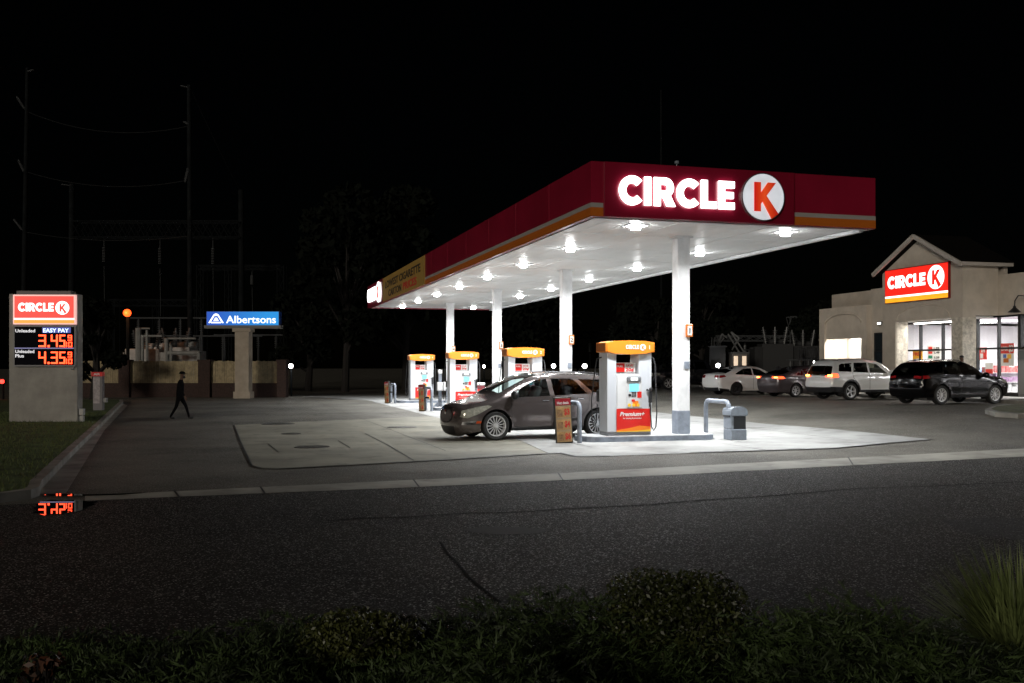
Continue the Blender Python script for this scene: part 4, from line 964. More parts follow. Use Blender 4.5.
poster(926.5, 345.5, 940, 364, 'white price list poster with red and green bands in the porch window', p_white, [(.08, .78, .38, .92, p_red), (.08, .55, .38, .68, p_red), (.08, .30, .38, .46, p_grn), (.08, .1, .38, .24, p_red)], [('1.99', .5, .8, .4, .1, dark_ink), ('2.49', .5, .56, .4, .1, dark_ink), ('3.29', .5, .3, .4, .1, dark_ink)])
poster(978.8, 347.5, 985.8, 359.5, 'red poster in the left pane of the right window', p_red, [(.1, .1, .5, .5, p_white)], [('2/5', .2, .6, .6, .25, white_ink)])
poster(984.6, 363, 992, 373.5, 'small white poster with red foot in the right window', p_white, [(0, 0, 1, .42, p_red)], [])
poster(1000, 343.5, 1013, 366, 'white poster with red heading and orange food picture in right window', p_white, [(0, .55, 1, 1, p_red), (.2, .15, .6, .34, orange), (.5, .32, .8, .52, p_yel), (.18, .36, .42, .52, p_blu)], [('2 FOR', .06, .68, .5, .18, white_ink), ('$3', .62, .64, .32, .28, white_ink)])
# wing on the left with a lit alcove
WV, W0, W1, WZ = 23.3, 22.3, 26.5, 4.6
A0, A1, AZ2 = 22.75, 26.0, 2.95
bm = S(((WV, W0, AZ2), (WV+.12, A0, WZ)), ((WV, A1, AZ2), (WV+.12, W1, WZ)), ((WV, W0, 0), (WV+.12, A0, AZ2)), ((WV, A1, 0), (WV+.12, W1, AZ2)), ((WV+.12, W0, 0), (FV, W0+.25, WZ)), ((WV+.12, W1-.25, 0), (FV, W1, WZ)), ((WV+.12, W0+.25, WZ-.3), (FV, W1-.25, WZ-.1)),
       ((WV+.10, A0, AZ2-.02), (WV+.3, A1, WZ-.3)))
am = (A0+A1)/2; aw = (A1-A0)/2
pts = [(am+aw*math.cos(R(a)), 3.72+.55*math.sin(R(a))) for a in range(0, 181, 10)]
add_prism(bm, [(A1, 3.72)]+pts[1:-1]+[(A0, 3.72), (A0, WZ), (A1, WZ)], .12, frame((WV+.12, 0, 0), (0, 1, 0), (0, 0, 1)) @ Matrix.Translation((0, 0, -.12)))
obj('wing_wall', bm, stucco2, st)
bm = bmesh.new(); add_tube(bm, [(WV-.004, a, b) for a, b in pts], .05, 6); obj('arch_moulding', bm, stucco2, st)
obj('alcove_wall', S(((FV-.02, A0, 0), (FV-.004, A1, AZ2+.6))), M('white alcove paint', (.72, .69, .64), .7, var=.08, scale=2), st)
o = thing('alcove_lamp', 'bright lamp hidden behind the arch of the left alcove', 'lamp', L(FV-.75, am, GZ+AZ2+.40), TH)
obj('fitting', box((0, 0, .03), (.3, 2.4, .06)), white_metal, o); obj('tube', box((0, 0, -.03), (.16, 2.2, .05), .02), tube_m, o)
ld = bpy.data.lights.new('alcove light', 'AREA'); ld.shape = 'RECTANGLE'; ld.size = .3; ld.size_y = 2.4; ld.energy = 230; ld.color = (1, .96, .90)
lo = bpy.data.objects.new('lamp', ld); C.objects.link(lo); lo.parent = o; lo.location = (0, 0, -.08)
FD = 23.6
dr = obj('side_door', S(((FD-.05, 21.32, .12), (FD-.004, 21.94, 3.1))), M('dark glazed door', (.02, .028, .035), .15), st)
obj('door_frame', S(((FD-.08, 21.28, .12), (FD-.05, 21.34, 3.15)), ((FD-.08, 21.92, .12), (FD-.05, 21.98, 3.15)), ((FD-.08, 21.28, 2.2), (FD-.05, 21.98, 2.27)), ((FD-.08, 21.28, 3.1), (FD-.05, 21.98, 3.16))), alum, dr)
q = L(23.5, 21.25, 4.15); o = thing('wall_light', 'small floodlight fixed above the dark side door', 'lamp', q, TH)
obj('housing', box((-.08, 0, 0), (.26, .34, .16), .03), pump_dark, o); obj('lens', box((-.22, 0, -.02), (.02, .26, .10)), E('lit small flood lens', (1, 1, .95), 3.0), o)
o = thing('gooseneck_lamp', 'dark gooseneck lamp on the wall above the right window', 'lamp', L(FV-.004, 13.3, GZ+3.85), TH)
bm = bmesh.new(); add_tube(bm, [(0, 0, .35), (-.25, 0, .62), (-.55, 0, .62), (-.72, 0, .4), (-.74, 0, .15)], .025, 8); obj('arm', bm, pump_dark, o, True)
bm = bmesh.new(); add_lathe(bm, [(.05, .18), (.07, .1), (.2, -.02), (.28, -.1), (.26, -.1), (.05, .08)], 20, Matrix.Translation((-.74, 0, 0))); obj('shade', bm, pump_dark, o, True)
sgn = thing('store_sign', 'red lit box sign with white lettering and emblem above the porch', 'sign', L(TV-.004, 20.25, 5.03), TH)
SW, SH = 4.47, 1.63
obj('cabinet', S(((-.12, -SW, 0), (0, 0, SH)), bev=.01), M('red sign can', (.25, .01, .01), .4), sgn)
fr_ = lambda x, z, t_=-.122: frame((t_, -x, z), (0, -1, 0), (0, 0, 1))
sign_red = E('lit red sign face', (.95, .022, .012), .95, (.7, .02, .01), var=.10, scale=1.6); sign_wht = E('lit white sign face', (1, .98, .95), 1.9); sign_yel = E('lit yellow sign face', (1, .42, .02), .95, var=.08)
def face(nm, par, fr2, W_, H_, z0, z1, m_, t_=.006):
    bm = bmesh.new(); add_prism(bm, [(.04, z0), (W_-.04, z0), (W_-.04, z1), (.04, z1)], t_, fr2(0, 0)); return obj(nm, bm, m_, par)
face('red_face', sgn, fr_, SW, SH, .34, SH-.04, sign_red); face('white_stripe', sgn, fr_, SW, SH, .25, .34, sign_wht); face('yellow_stripe', sgn, fr_, SW, SH, .03, .25, sign_yel)
obj('lettering', circle_word(fr_(.26, .70, -.128), 2.72, .58, .02), sign_wht, sgn)
bm = bmesh.new(); add_prism(bm, disc_poly(.54), .02, fr_(3.66, 1.0, -.128)); em = obj('emblem', bm, sign_wht, sgn)
bm = bmesh.new(); add_prism(bm, [(a*.53, b*.53) for a, b in KPOLY], .012, fr_(3.66, 1.0, -.148)); obj('letter', bm, sign_red, em)
# things along the store front
o = thing('ice_merchandiser', 'pale ice chest standing on the pavement at the right edge', 'ice chest', L(22.9, 10.85, GZ+.14), TH)
obj('body', S(((0, -.9, .08), (.9, .9, 2.0)), bev=.03), M('pale chest enamel', (.30, .31, .32), .4), o); obj('door', S(((-.04, -.85, .2), (0, 0, 1.55)), ((-.04, .02, .2), (0, .85, 1.55))), M('chest doors', (.40, .41, .42), .3), o); obj('header', S(((-.03, -.85, 1.6), (0, .85, 1.95))), M('grey chest header', (.22, .24, .24), .5), o)
o = thing('cylinder_cage', 'dark wire cage by the far left end of the store', 'cage', L(23.2, 26.75, GZ), TH)
bm = bmesh.new()
for k in range(9): add_tube(bm, [(0, k*.2, 0), (0, k*.2, 2.5)], .025, 5); 
for z in (.05, .7, 1.3, 1.9, 2.5): add_tube(bm, [(0, 0, z), (0, 1.6, z)], .025, 5); add_tube(bm, [(0, 0, z), (1.1, 0, z)], .025, 5)
for k in range(6): add_tube(bm, [(k*.2, 0, 0), (k*.2, 0, 2.5)], .025, 5)
obj('mesh', bm, pump_dark, o); obj('back', S(((1.1, 0, 0), (1.14, 1.6, 2.5)), ((.05, .05, .0), (1.05, 1.55, 1.0))), M('dark crates', (.02, .02, .02), .7), o)
for k, uu in enumerate((14.6, 18.2, 22.4)):
    o = obj('kerb_stop', S(((-.09, -.9, 0), (.09, .9, .13)), bev=.03), kerb_conc, loc=L(20.75, uu), rz=TH); tag(o, 'low concrete wheel stop in front of the %s parking bay from right' % ORD[k], 'wheel stop', 'wheel stops along the pavement')

# ------------------------------------------------------------------ price pylon
PY = 33.2; base = W(46.4, 419, PY); mpp = PY/F
conc_w = M('weathered white stucco', (.34, .33, .31), .8, var=.2, scale=1.5, bump=.3, bscale=30)
py_ = thing('price_pylon', 'pale pylon sign with red header and lit fuel prices on the grass', 'sign', (base.x, PY, .10), R(2))
def pxl(x_, y_): return ((x_-46.4)*mpp, EYE-(y_-HOR)*mpp-.10)
hw = 30.6*mpp; topz = pxl(0, 294)[1]
bm = bmesh.new(); span(bm, (-36.8*mpp, 0, 0), (hw, .46, topz), .02); obj('base', bm, conc_w, py_)
obj('cap', box((-.1, .24, topz+.05), (hw*1.75, .44, .12), .01), M('grey cap', (.12, .12, .12), .6), py_)
fr3 = lambda x, z, t_=0: frame((x, -t_, z), (1, 0, 0), (0, 0, 1))
def rect(nm, par, x0, y0, x1, y1, m_, d0, d1):
    a = pxl(x0, y0); b = pxl(x1, y1); bm = bmesh.new(); span(bm, (a[0], -d1, b[1]), (b[0], -d0, a[1])); return obj(nm, bm, m_, par)
hd = rect('header_cabinet', py_, 15.5, 295, 76.6, 324.5, E('lit pink border', (1, .55, .5), .7), 0, .14)
rect('header_face', hd, 17, 296.4, 75, 318.3, E('lit red pylon face', (.95, .02, .012), 1.15, (.7, .02, .01), var=.08, scale=2), .14, .147)
rect('white_stripe', hd, 16.6, 318.3, 75.4, 320, sign_wht, .14, .147); rect('yellow_stripe', hd, 16.6, 320, 75.4, 323.3, E('lit amber stripe', (1, .36, .02), .85), .14, .147)
a = pxl(20.8, 311.6); obj('lettering', circle_word(fr3(a[0], a[1], .147), 35*mpp, 8.4*mpp, .012), sign_wht, hd)
a = pxl(64, 308.1); bm = bmesh.new(); add_prism(bm, disc_poly(6.7*mpp, 32), .012, fr3(a[0], a[1], .147)); dd = obj('emblem', bm, sign_wht, hd)
bm = bmesh.new(); add_prism(bm, [(p_[0]*6.3*mpp, p_[1]*6.3*mpp) for p_ in KPOLY], .006, fr3(a[0], a[1], .159)); obj('letter', bm, MATS['lit red pylon face'], dd)
pr = rect('price_cabinet', py_, 15.5, 325.6, 76.4, 366.5, M('grey cabinet edge', (.22, .22, .24), .5), 0, .12)
rect('price_face', pr, 16.8, 327, 75.2, 365, M('black price face', (.005, .005, .009), .7, spec=.05), .12, .128)
rect('divider', pr, 16.8, 347.7, 75.2, 348.9, E('lit blue divider', (.2, .2, .5), .35), .128, .132)
rect('message_strip', pr, 44, 327.4, 72, 333, E('lit blue strip', (.03, .06, .45), .5), .128, .131)
led_blue = E('lit blue white message', (.6, .8, 1), 1.8); led_w = E('lit white grade name', (.8, .8, .85), .8)
a = pxl(45, 332.4); obj('message', text('EASY PAY', fr3(a[0], a[1], .131), w=25.0*mpp, h=3.9*mpp, t=.008, bold=.015), led_blue, pr)
a = pxl(17.6, 332.4); obj('grade_name', text('Unleaded', fr3(a[0], a[1], .128), w=19.4*mpp, h=3.2*mpp, t=.006, bold=.015), led_w, pr)
a = pxl(17.6, 353.0); bm = text('Unleaded', fr3(a[0], a[1], .128), w=18.6*mpp, h=3.2*mpp, t=.006, bold=.015); a = pxl(17.6, 357.4); add_text(bm, 'Plus', fr3(a[0], a[1], .128), w=8.4*mpp, h=3.2*mpp, t=.006, bold=.015); obj('grade_name', bm, led_w, pr)
SEG = {'0': 'abcdef', '3': 'abgcd', '4': 'fgbc', '5': 'afgcd', '9': 'abcfgd', '1': 'bc'}
def seven(bm, ch, x, y, w_, h_, t_):
    """a seven-segment figure with its corner at the given place, in pixels of the sign"""
    s = {'a': (0, h_-t_, w_, h_), 'd': (0, 0, w_, t_), 'g': (0, h_/2-t_/2, w_, h_/2+t_/2), 'f': (0, h_/2, t_, h_), 'b': (w_-t_, h_/2, w_, h_), 'e': (0, 0, t_, h_/2), 'c': (w_-t_, 0, w_, h_/2)}
    a = pxl(x, y)
    for k in SEG[ch]:
        q = s[k]; e = .12*t_
        span(bm, (a[0]+(q[0]+e)*mpp, -.142, a[1]+(q[1]+e)*mpp), (a[0]+(q[2]-e)*mpp, -.128, a[1]+(q[3]-e)*mpp))
led_red = E('lit amber red price figures', (1, .052, .010), 4.6)
for k, (s, yb) in enumerate((('345', 347.2), ('435', 364.0))):
    bm = bmesh.new(); hh = 12.6; xx = 40.2
    seven(bm, s[0], xx, yb, 7.6, hh, 1.9); a = pxl(49.3, yb); span(bm, (a[0], -.142, a[1]), (a[0]+2*mpp, -.128, a[1]+2*mpp))
    seven(bm, s[1], 52.4, yb, 7.0, hh, 1.9); seven(bm, s[2], 60.6, yb, 6.2, hh, 1.9)
    seven(bm, '9', 69.0, yb-6.6+.2, 4.2, 5.8, 1.1); seven(bm, '1', 66.2, yb, 2.2, 5.4, 1.1); seven(bm, '0', 69.4, yb, 4.0, 5.4, 1.1)
    o = obj('price_figures', bm, led_red, pr); o['label'] = 'lit price reading %s' % ('3.45 9/10' if k == 0 else '4.35 9/10')
bm = bmesh.new(); add_tube(bm, [(hw*.80, -.02, pxl(0, 369)[1]), (hw*.88, -.05, pxl(0, 370)[1]), (hw*.93, -.03, pxl(0, 366)[1]), (hw*.92, -.02, pxl(0, 362)[1])], .012, 6); obj('cable', bm, pump_dark, py_, True)
bm = bmesh.new(); add_box(bm, (hw+.09, .15, .35), (.16, .18, .22), .02); add_box(bm, (hw+.12, .1, .12), (.12, .14, .2), .02); obj('meter_box', bm, M('pale meter box', (.4, .4, .4), .5), py_)
p = P(98, 413); a_ = thing('air_machine', 'slim grey machine with red AIR header beside the kerb', 'air machine', (p.x, p.y, .12), R(12))
k = p.y/F
obj('cabinet', box((.03, 0, 17.5*k), (9.0*k, .45, 35*k), .02), M('grey machine steel', (.20, .19, .20), .5), a_); obj('front', box((-.02, -.232, 20*k), (6.2*k, .01, 26*k)), M('pale machine front', (.42, .38, .40), .5, var=.4, scale=6), a_)
h_ = obj('header', box((.0, -.0, 36*k), (10.5*k, .5, 4.2*k), .01), E('lit dark red header', (.5, .03, .03), .15), a_); obj('lettering', text('AIR', frame((0, -.252, 35*k), (1, 0, 0), (0, 0, 1)), w=6*k, h=2.2*k, t=.006, align='CENTER', bold=.02), white_ink, h_)
obj('hose_box', box((7.3*k, -.05, 10*k), (3.2*k, .3, 4.5*k), .02), M('grey hose box', (.3, .3, .3), .5), a_)
# ------------------------------------------------------------------ vehicles placed
def park(name, label, S_, q, ang, group=None):
    return make_car(name, label, S_, (q[0], q[1], H(q[0], q[1])+.012), ang, group)
park('crossover', 'warm grey crossover parked at the nearest fuel island, nose to the left', ENC, (.65, 27.75), R(180+23.5))
grp = 'cars parked in front of the store'
def bay(px_, Y):
    x = (px_-512)/F*Y; return (x, Y)
park('sedan', 'white sedan with dark wheels, leftmost of the cars parked at the store', COR, bay(748, 51.5), TH+R(6), grp)
park('sedan', 'mauve grey sedan with lit tail lamps between the white sedan and white suv', KIA, bay(806, 48.0), TH+R(7), grp)
park('suv', 'white suv with glowing brake lamps and black bumper', JEEP, bay(861, 44.0), TH+R(7), grp)
park('suv', 'glossy black suv parked nearest the shop entrance', CX, bay(949.5, 38.6), TH+R(8), grp)
park('pickup_truck', 'dark pickup truck half hidden behind the nearest canopy column', PICK, bay(690, 64), TH+R(180), None)

# ------------------------------------------------------------------ people
skin_m = M('brown skin', (.10, .05, .03), .6); black_cloth = M('black clothing', (.006, .006, .007), .9, spec=.05, var=.3, scale=14); dark_trouser = M('dark trousers', (.005, .005, .006), .9, spec=.05); shoe_m = M('black shoes', (.008, .008, .008), .5); mask_m = M('dark face mask', (.02, .02, .022), .8)
def person(label, loc, rz, J, zs, tops):
    """J: joint positions; the skin modifier grows one body surface around them"""
    names = list(J); idx = {k: i for i, k in enumerate(names)}
    vs = [Vector(J[k][0]) for k in names]; rad = [J[k][1] for k in names]; ed = [(idx[k], idx[J[k][2]]) for k in names if J[k][2]]
    for sd in 'lr':     # fingers rooted in the palm
        pa = Vector(J['palm_'+sd][0]); wr_ = Vector(J['wrist_'+sd][0]); d = (pa-wr_).normalized(); ac = Vector((1, 0, 0)) - d*d.x; ac.normalize(); side = d.cross(ac)
        for k, (o_, ln) in enumerate([(-.03, .062), (-.01, .074), (.012, .070), (.03, .055)]):
            p0 = pa+ac*o_+d*.03; p1 = p0+d*ln*.5+side*.006; p2 = p0+d*ln+side*(.022 if sd == 'l' else -.022)
            i0 = len(vs); vs += [p0, p1, p2]; rad += [.010, .009, .007]; ed += [(idx['palm_'+sd], i0), (i0, i0+1), (i0+1, i0+2)]
        t0 = pa-d*.02+ac*.04; i0 = len(vs); vs += [t0, t0+ac*.022+d*.035]; rad += [.011, .009]; ed += [(idx['palm_'+sd], i0), (i0, i0+1)]
    me = bpy.data.meshes.new('body'); me.from_pydata(vs, ed, []); o = bpy.data.objects.new('body', me); C.objects.link(o)
    m = o.modifiers.new('skin', 'SKIN'); m.use_smooth_shade = True
    for i, d in enumerate(me.skin_vertices[0].data): d.radius = (rad[i], rad[i]) if not isinstance(rad[i], tuple) else rad[i]; d.use_root = (i == 0)
    o.modifiers.new('sub', 'SUBSURF').levels = 2; o.modifiers['sub'].render_levels = 2
    dg = bpy.context.evaluated_depsgraph_get(); dg.update()
    nm = bpy.data.meshes.new_from_object(o.evaluated_get(dg)); o.modifiers.clear(); o.data = nm
    nm.materials.clear()
    for q in (skin_m, black_cloth, dark_trouser, shoe_m): nm.materials.append(q)
    wl, wr2 = Vector(J['wrist_l'][0]), Vector(J['wrist_r'][0])
    for f in nm.polygons:
        c = f.center; z = c.z
        f.material_index = 3 if z < zs[0] else 2 if z < zs[1] else 1 if z < zs[2] else 0
        for sd, w_ in (('l', wl), ('r', wr2)):
            if (c-Vector(J['palm_'+sd][0])).length < .14 and (c-Vector(J['elbow_'+sd][0])).length > (w_-Vector(J['elbow_'+sd][0])).length-.01: f.material_index = 0
    root = thing('person', label, 'person', loc, rz); o.parent = root
    # face: nose, ears, eyes on the head; then what is worn
    hd = Vector(J['head'][0])
    bm = bmesh.new()
    bmesh.ops.create_uvsphere(bm, u_segments=16, v_segments=12, radius=1, matrix=Matrix.Translation(hd+Vector((.0, 0, .06))) @ Matrix.Diagonal((.105, .083, .085, 1)))
    for v in bm.verts:
        if v.co.z < hd.z+.045: v.co.z = hd.z+.045
    obj('hair', bm, M('black hair', (.006, .005, .005), .7), root, True)
    bm = bmesh.new(); add_lathe(bm, [(.001, .03), (.012, .015), (.017, 0), (.001, -.012)], 10, Matrix.Translation(hd+Vector((.102, 0, -.012)))); 
    for s in (1, -1): bmesh.ops.create_uvsphere(bm, u_segments=8, v_segments=6, radius=1, matrix=Matrix.Translation(hd+Vector((-.005, s*.080, -.005))) @ Matrix.Diagonal((.02, .012, .032, 1)))
    obj('face_features', bm, skin_m, root, True)
    bm = bmesh.new()
    for s in (1, -1): bmesh.ops.create_uvsphere(bm, u_segments=8, v_segments=6, radius=.012, matrix=Matrix.Translation(hd+Vector((.088, s*.032, .018))))
    obj('eyes', bm, M('dark eyes', (.02, .015, .012), .2), root, True)
    for f in tops: f(root, hd, J)
    return root
def cap(root, hd, J):
    bm = bmesh.new(); bmesh.ops.create_uvsphere(bm, u_segments=18, v_segments=12, radius=1, matrix=Matrix.Translation(hd+Vector((-.003, 0, .058))) @ Matrix.Diagonal((.116, .094, .094, 1)))
    for v in bm.verts:
        if v.co.z < hd.z+.052: v.co.z = hd.z+.052
    add_prism(bm, [(.06, -.075), (.13, -.07), (.185, -.04), (.195, 0), (.185, .04), (.13, .07), (.06, .075)], .012, Matrix.Translation(hd+Vector((0, 0, .05))))
    obj('cap', bm, black_cloth, root, True)
def beard(root, hd, J):
    bm = bmesh.new(); bmesh.ops.create_uvsphere(bm, u_segments=12, v_segments=8, radius=1, matrix=Matrix.Translation(hd+Vector((.055, 0, -.075))) @ Matrix.Diagonal((.062, .06, .045, 1))); obj('beard', bm, mask_m, root, True)
def torso(lean=0.0, zh=.90):
    return {'hip': ((0, 0, zh), (.125, .145), None), 'waist': ((.015, 0, zh+.20), (.115, .14), 'hip'), 'chest': ((.03, 0, zh+.40), (.125, .175), 'waist'), 'neckbase': ((.035, 0, zh+.53), (.075, .10), 'chest'),
            'neck': ((.05, 0, zh+.58), (.052, .055), 'neckbase'), 'chin': ((.075, 0, zh+.655), (.070, .068), 'neck'), 'head': ((.085, 0, zh+.735), (.092, .078), 'chin'), 'crown': ((.08, 0, zh+.80), (.070, .062), 'head')}
Jw = torso()
for s, sg2, sw in (('l', 1, -.18), ('r', -1, .16)):
    Jw['shoulder_'+s] = ((.025, sg2*.19, 1.365), .062, 'chest'); Jw['elbow_'+s] = ((.0+sw*.5, sg2*.235, 1.09), .045, 'shoulder_'+s)
    Jw['wrist_'+s] = ((.06+sw*1.0, sg2*.235, .86), .030, 'elbow_'+s); Jw['palm_'+s] = ((.075+sw*1.12, sg2*.235, .78), (.034, .020), 'wrist_'+s)
Jw.update({'thigh_l': ((.02, .10, .80), .092, 'hip'), 'knee_l': ((.20, .10, .47), .062, 'thigh_l'), 'ankle_l': ((.30, .10, .10), .043, 'knee_l'), 'heel_l': ((.30, .10, .045), .042, 'ankle_l'), 'toe_l': ((.47, .10, .045), .035, 'heel_l'),
           'thigh_r': ((-.03, -.10, .80), .092, 'hip'), 'knee_r': ((-.11, -.10, .47), .062, 'thigh_r'), 'ankle_r': ((-.31, -.10, .12), .043, 'knee_r'), 'heel_r': ((-.32, -.10, .055), .042, 'ankle_r'), 'toe_r': ((-.16, -.10, .035), .035, 'heel_r')})
p = P(180, 419.3); person('person in black clothes and a cap walking across the dark lot', (p.x, p.y, p.z+.008), R(6), Jw, (.085, .93, 1.465), [cap, beard])
Js = torso()
for s, sg2 in (('l', 1), ('r', -1)):
    Js['shoulder_'+s] = ((.02, sg2*.19, 1.365), .062, 'chest'); Js['elbow_'+s] = ((.0, sg2*.25, 1.09), .045, 'shoulder_'+s)
    Js['wrist_'+s] = ((.06, sg2*.25, .86), .030, 'elbow_'+s); Js['palm_'+s] = ((.075, sg2*.25, .78), (.034, .020), 'wrist_'+s)
    Js['thigh_'+s] = ((.0, sg2*.10, .80), .092, 'hip'); Js['knee_'+s] = ((.02, sg2*.11, .47), .062, 'thigh_'+s); Js['ankle_'+s] = ((.0, sg2*.11, .10), .043, 'knee_'+s); Js['heel_'+s] = ((-.02, sg2*.11, .045), .042, 'ankle_'+s); Js['toe_'+s] = ((.15, sg2*.12, .04), .035, 'heel_'+s)
q = (963.3-512)/F; vv = 21.75; u = (OX+VX*vv-q*(OY+VY*vv))/(q*UY-UX)
pp = L(vv, u); person('person whose head shows over the black suv by the store pier', (pp.x, pp.y, pp.z+.145), R(200), Js, (.085, .93, 1.465), [])

# ------------------------------------------------------------------ far fence, signs, poles and the electric yard
wood = M('fence boards', (.32, .26, .155), .8, var=.35, scale=3.0, bump=.3, bscale=9); brick = M('dark red brick', (.036, .018, .014), .85, var=.5, scale=12, bump=.6)
FYY = 64.0
fe = thing('boundary_fence', 'wooden board fence between brick pillars at the back of the lot', 'fence', (0, FYY, 0), 0)
fx = lambda p_: (p_-512)/F*FYY
pil = [(46, 52), (120, 130.5), (199.5, 211), (278, 287)]
for a, b in pil:
    bm = bmesh.new(); span(bm, (fx(a), -.3, 0), (fx(b), .4, 2.3)); span(bm, (fx(a)-.05, -.35, 2.3), (fx(b)+.05, .45, 2.42)); obj('pillar', bm, brick, fe)
bm = bmesh.new(); span(bm, (fx(20), -.1, 0), (fx(283), .2, .92)); obj('brick_base', bm, brick, fe)
for (a, b) in [(20, 46), (52, 120), (130.5, 199.5), (211, 278)]:
    bm = bmesh.new(); x = fx(a)
    while x < fx(b)-.02:
        w_ = min(.145, fx(b)-x); h_ = 2.33+rng.uniform(-.025, .025); yo = rng.uniform(0, .025)
        span(bm, (x, yo-.02, .92), (x+w_-.012, yo+.01, h_)); x += w_
    span(bm, (fx(a), .05, 1.2), (fx(b), .1, 1.3)); span(bm, (fx(a), .05, 2.0), (fx(b), .1, 2.1)); obj('board_panel', bm, wood, fe)
AYY = 62.0; ab_ = W(243.5, 394.5, AYY); m_ = AYY/F
al = thing('grocery_sign', 'blue lit sign box on a thick tan pillar before the fence', 'sign', (ab_.x, AYY, 0), 0)
ax_ = lambda p_: (p_-243.5)*m_; az_ = lambda p_: EYE-(p_-HOR)*m_
tanp = M('tan pillar stucco', (.33, .28, .22), .8, var=.15, scale=2)
bm = bmesh.new(); span(bm, (ax_(236.8), -.45, 0), (ax_(250.6), .45, az_(329)), .02); span(bm, (ax_(235.4), -.52, 0), (ax_(252), .52, .42), .02); span(bm, (ax_(234.5), -.52, az_(332)), (ax_(252.5), .52, az_(328.5)), .02); obj('pillar', bm, tanp, al)
bm = bmesh.new(); span(bm, (ax_(205.5), -.3, az_(328.5)), (ax_(281.8), .4, az_(325.4))); obj('tray', bm, M('dim grey tray', (.12, .115, .11), .6), al)
bm = bmesh.new(); span(bm, (ax_(207.6), -.28, az_(326)), (ax_(280.2), .35, az_(311.5)), .02); bx = obj('cabinet', bm, M('blue sign can', (.01, .04, .2), .4), al)
bl = bpy.data.materials.new('lit blue sign face'); bl.use_nodes = True; nt = bl.node_tree; b = nt.nodes['Principled BSDF']; tc = nt.nodes.new('ShaderNodeTexCoord'); sp = nt.nodes.new('ShaderNodeSeparateXYZ'); cr = nt.nodes.new('ShaderNodeValToRGB')
nt.links.new(tc.outputs['Generated'], sp.inputs[0]); nt.links.new(sp.outputs['X'], cr.inputs['Fac']); nt.links.new(cr.outputs['Color'], b.inputs['Emission Color'])
cr.color_ramp.elements[0].color = (.0, .075, .50, 1); cr.color_ramp.elements[1].color = (.0, .30, .75, 1); cr.color_ramp.elements[0].position = .1; cr.color_ramp.elements[1].position = .85
b.inputs['Emission Strength'].default_value = .9; b.inputs['Base Color'].default_value = (.0, .05, .3, 1)
bm = bmesh.new(); span(bm, (ax_(208.2), -.29, az_(325.5)), (ax_(279.6), -.28, az_(312))); obj('face', bm, bl, bx)
lw = E('lit white word', (.9, .95, 1), 1.2)
obj('lettering', text('Albertsons', frame((ax_(227.5), -.292, az_(323.2)), (1, 0, 0), (0, 0, 1)), w=49.5*m_, h=7.4*m_, t=.02, bold=.012), lw, bx)
bm = bmesh.new(); fo = lambda a, b_: frame((ax_(a), -.292, az_(b_)), (1, 0, 0), (0, 0, 1))
q = lambda pts_, t_=.02: add_prism(bm, [(x*m_, z*m_) for x, z in pts_], t_, fo(217.5, 323.4))
q([(-7.6, .4), (-6.6, 0), (-5.4, .9), (-1.6, 7.2), (1.6, 7.2), (.8, 9.6), (-.8, 9.6), (-2.4, 8.7)]); q([(7.6, .4), (6.6, 0), (5.4, .9), (1.7, 7.1), (.9, 9.5), (2.4, 8.7)]); q([(-5.0, 0), (5.0, 0), (5.0, 1.3), (-5.0, 1.3)]); q([(-2.8, 2.2), (2.8, 2.2), (.9, 5.6), (-.9, 5.6)])
obj('emblem', bm, lw, bx)

pole_m = M('darkened pole', (.010, .0115, .0125), .95, spec=.05, var=.3, scale=2); galv = M('darkened galvanised steel', (.010, .0115, .0125), .95, 0, spec=.05); porcelain = M('grey insulators', (.06, .064, .068), .4); wire_m = M('overhead wire', (.009, .010, .011), .7)  # pole and steel colours darkened to stand in for light fading with distance
def pole(label, x0, y0, x1, y1, Y, r0, r1, arms=()):
    a = W(x0, y0, Y); b_ = W(x1, y1, Y); a.z = 0
    t_ = thing('utility_pole', label, 'utility pole', (a.x, Y, 0)); b_ = b_-Vector((a.x, Y, 0))
    obj('shaft', tube([(0, 0, -.3), b_*.5, b_], [r0, (r0+r1)/2, r1], 12), pole_m, t_, True)
    for (py_0, dx, dy) in arms:
        bm = bmesh.new()
        f = (EYE-(py_0-HOR)/F*Y)/b_.z; c = b_*f; d = Vector((dx, -.2, dy))
        add_tube(bm, [c, c+d*.25], .05, 6)
        for k in range(9): add_cyl(bm, c+d*(.25+.08*k), .13, .05, 8)
        add_tube(bm, [c+d*.2, c+d], .05, 6)
        obj('insulator', bm, porcelain, t_)
    return t_
pole('tallest dark pole, leaning, above the price pylon', 22.5, 392, 27.4, 68, 80, .24, .14, [(112, -.7, 1.2), (175, -.5, 1.2), (233, -.8, 1.1), (72, .6, .1)])
pole('tall slim pole rising behind the white yard equipment', 190.5, 392, 189, 85, 74, .22, .15, [(164, -.25, -1.4), (125, -.3, .2), (88, -.5, .1)])
pole('thick short pole at the left end of the lattice beam', 71.5, 392, 72, 184, 86, .28, .24, [(186, -.8, .1)])
pole('thick pole at the right end of the lattice beam', 242, 392, 241, 190, 86, .28, .24)
def wires(label, *runs):
    bm = bmesh.new()
    for (a, b_, sag, Y0, Y1) in runs:
        A, B = W(*a, Y0), W(*b_, Y1); add_tube(bm, [A.lerp(B, t_/14)-Vector((0, 0, sag*4*(t_/14)*(1-t_/14))) for t_ in range(15)], .022, 5)
    o = obj('power_line', bm, wire_m); tag(o, label, 'power line', 'power lines of the electric yard')
wires('topmost sagging wire between the two tallest poles', ((28, 112), (189, 126), 1.0, 80, 74)); wires('middle sagging wire between the two tallest poles', ((27, 172), (189, 180), .8, 80, 74)); wires('lowest sagging wire between the two tallest poles', ((25, 232), (189, 236), .5, 80, 74))
